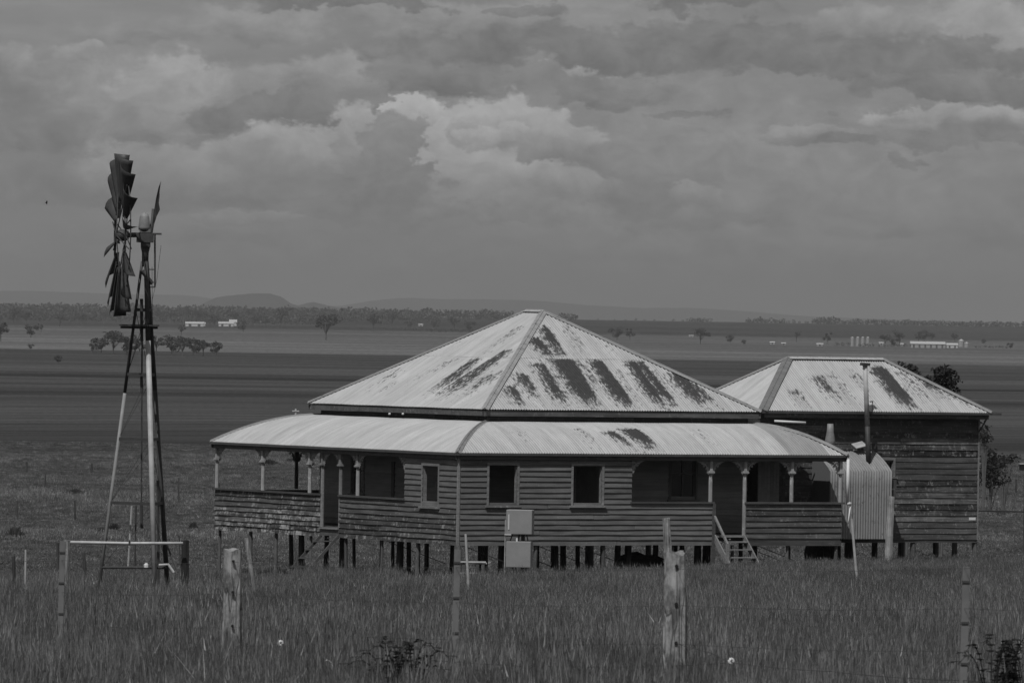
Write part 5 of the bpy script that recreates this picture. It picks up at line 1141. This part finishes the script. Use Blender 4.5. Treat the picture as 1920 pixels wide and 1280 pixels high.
def scatter(name, coll, pts, scl, rot):
    me = bpy.data.meshes.new(name); me.vertices.add(len(pts)); me.vertices.foreach_set('co', pts.astype(np.float32).ravel())
    a = me.attributes.new('scl', 'FLOAT_VECTOR', 'POINT'); a.data.foreach_set('vector', scl.astype(np.float32).ravel())
    a = me.attributes.new('rot', 'FLOAT_VECTOR', 'POINT'); a.data.foreach_set('vector', rot.astype(np.float32).ravel())
    me.materials.append(coll.objects[0].data.materials[0])
    o = bpy.data.objects.new(name, me); sc.collection.objects.link(o); tag(o, kind='stuff')
    ng = bpy.data.node_groups.new(name, 'GeometryNodeTree')
    ng.interface.new_socket('Geometry', in_out='INPUT', socket_type='NodeSocketGeometry'); ng.interface.new_socket('Geometry', in_out='OUTPUT', socket_type='NodeSocketGeometry')
    N = ng.nodes; i_ = N.new('NodeGroupInput'); o_ = N.new('NodeGroupOutput'); iop = N.new('GeometryNodeInstanceOnPoints'); ci = N.new('GeometryNodeCollectionInfo')
    ci.inputs['Collection'].default_value = coll; ci.inputs['Separate Children'].default_value = True; ci.inputs['Reset Children'].default_value = True
    iop.inputs['Pick Instance'].default_value = True
    n1 = N.new('GeometryNodeInputNamedAttribute'); n1.data_type = 'FLOAT_VECTOR'; n1.inputs[0].default_value = 'scl'
    n2 = N.new('GeometryNodeInputNamedAttribute'); n2.data_type = 'FLOAT_VECTOR'; n2.inputs[0].default_value = 'rot'
    L = ng.links; L.new(i_.outputs[0], iop.inputs['Points']); L.new(ci.outputs[0], iop.inputs['Instance']); L.new(n1.outputs[0], iop.inputs['Scale']); L.new(n2.outputs[0], iop.inputs['Rotation']); L.new(iop.outputs[0], o_.inputs[0])
    md = o.modifiers.new('scatter', 'NODES'); md.node_group = ng; return o
def patch(x, y, s): return np.sin(x / s * 1.7 + 1.3 * np.sin(y / s * 1.1)) * np.cos(y / s * .9 + .8 * np.sin(x / s * 1.3 + 2)) 
def area(n, y0, y1, k=1.3, m=2.5):
    y = np.sqrt(rng.uniform(y0 ** 2, y1 ** 2, n)); x = rng.uniform(-1, 1, n) * (.064 * k * y + m); return x, y
x, y = area(62000, 60, 268)
inside = lambda x, y, gr_=0: (((x - CX) * CA + (y - CY) * SA) > -gr_) & ((-(x - CX) * SA + (y - CY) * CA) > -gr_) & (((x - CX) * CA + (y - CY) * SA) < 21) & ((-(x - CX) * SA + (y - CY) * CA) < 16.5)
ins_ = inside(x, y); keep = ~ins_ | (rng.random(len(x)) < .03); x, y = x[keep], y[keep]
pz = patch(x, y, 5.0) * .5 + patch(x + 31, y - 7, 1.9) * .35; s_ = np.clip(.80 + .42 * pz + rng.normal(0, .12, len(x)), .35, 1.5)
# shorter grass on the swept strip left behind the windmill
s_ *= np.where((y > 160) & (x < -4 - (y-160)*.03), .7, 1.0); s_ *= np.where(inside(x, y), .55, 1)
hs = s_ * rng.uniform(.75, 1.3, len(x)) * np.where((x < -3.2) & (y > 225), 1.75, 1.0) * np.interp(y, [90, 150, 215, 238, 246], [1, .85, .66, .55, .38])
scatter('tall_grass', cn, np.stack([x, y, hgt(x, y)], 1), np.stack([s_ * 0 + 1.0 + rng.uniform(-.15, .25, len(x)), s_ * 0 + 1.0, hs], 1), np.stack([rng.normal(0, .05, len(x)), rng.normal(0, .05, len(x)), rng.normal(0, .5, len(x))], 1))
leafmat('stalk', .3, .5, .3); cs_ = clump_coll('stalk_clump', [(3, .12, .45, .85, .0035, 90 + k, 1.0, .45) for k in range(6)], 'stalk')
x, y = area(1500, 62, 235); kk = patch(x, y, 6.0) > -.3; x, y = x[kk], y[kk]
scatter('dry_stalks', cs_, np.stack([x, y, hgt(x, y)], 1), np.ones((len(x), 3)) * np.interp(y, [80, 220], [.85, .6])[:, None], np.stack([rng.normal(0, .2, len(x)), rng.normal(0, .2, len(x)), rng.normal(0, 2, len(x))], 1))
x, y = area(70000, 262, 1080, 1.25, 3)
pz = patch(x, y, 26.0) * .5 + patch(x + 31, y - 7, 9) * .4
D4 = [gnd(100, q_).y for q_ in (1000, 925, 893, 862, 849)]
yw = y * (1 + .02 * np.sin(x / y * 90) + .012 * np.sin(x / y * 260 + 1))
s_ = .20 + .10 * pz + rng.normal(0, .05, len(x))
for d_, wd, am in zip(D4, (30, 40, 10, 30, 9), (.85, .65, .4, .5, .5)): s_ += am * np.exp(-((yw - d_ + wd * .2) / wd) ** 2) * (.7 + .5 * pz)
s_ = np.clip(s_, .08, 1.5) * (1 + np.clip(y - 262, 0, 500) / 900)
keep = ~inside(x, y); x, y, s_ = x[keep], y[keep], s_[keep]
tall = (s_ / (1 + np.clip(y - 262, 0, 500) / 900) + rng.normal(0, .22, len(x)) > .52); xt, yt, st_ = x[tall], y[tall], s_[tall]
leafmat('grass_pale', .10, .42, .35); cp_ = clump_coll('pale_tuft', [(34, .45, .12, .5, .011, 60 + k, .4, .5) for k in range(5)], 'grass_pale')  # paler colour imitates sunlight caught by the taller grass bands
scatter('pale_grass_band', cp_, np.stack([xt, yt, hgt(xt, yt)], 1), np.stack([1.1 + st_ * .5, 1.0 + st_ * .3, st_], 1), np.stack([rng.normal(0, .05, len(xt)), rng.normal(0, .05, len(xt)), rng.normal(0, .6, len(xt))], 1))
x, y, s_ = x[~tall], y[~tall], s_[~tall]
scatter('paddock_grass', cf, np.stack([x, y, hgt(x, y)], 1), np.stack([1.1 + s_ * .5, 1.0 + s_ * .3, s_], 1), np.stack([rng.normal(0, .05, len(x)), rng.normal(0, .05, len(x)), rng.normal(0, .6, len(x))], 1))

# ------------------------------------------------------------------ haze: one closed box of air round the whole scene
m = bpy.data.materials.new('haze'); m.use_nodes = True; t = NT(m.node_tree)
pv = t.n('ShaderNodeVolumePrincipled'); pv.inputs['Color'].default_value = (.80, .80, .80, 1); pv.inputs['Density'].default_value = 4.2e-5; pv.inputs['Anisotropy'].default_value = .35
o_ = t.n('ShaderNodeOutputMaterial'); t.link(pv.outputs[0], o_.inputs['Volume']); MATS['haze'] = m
hb = MB().box((0, 31000, 150), (64000, 68000, 420)).build('haze', 'haze'); tag(hb, kind='stuff')
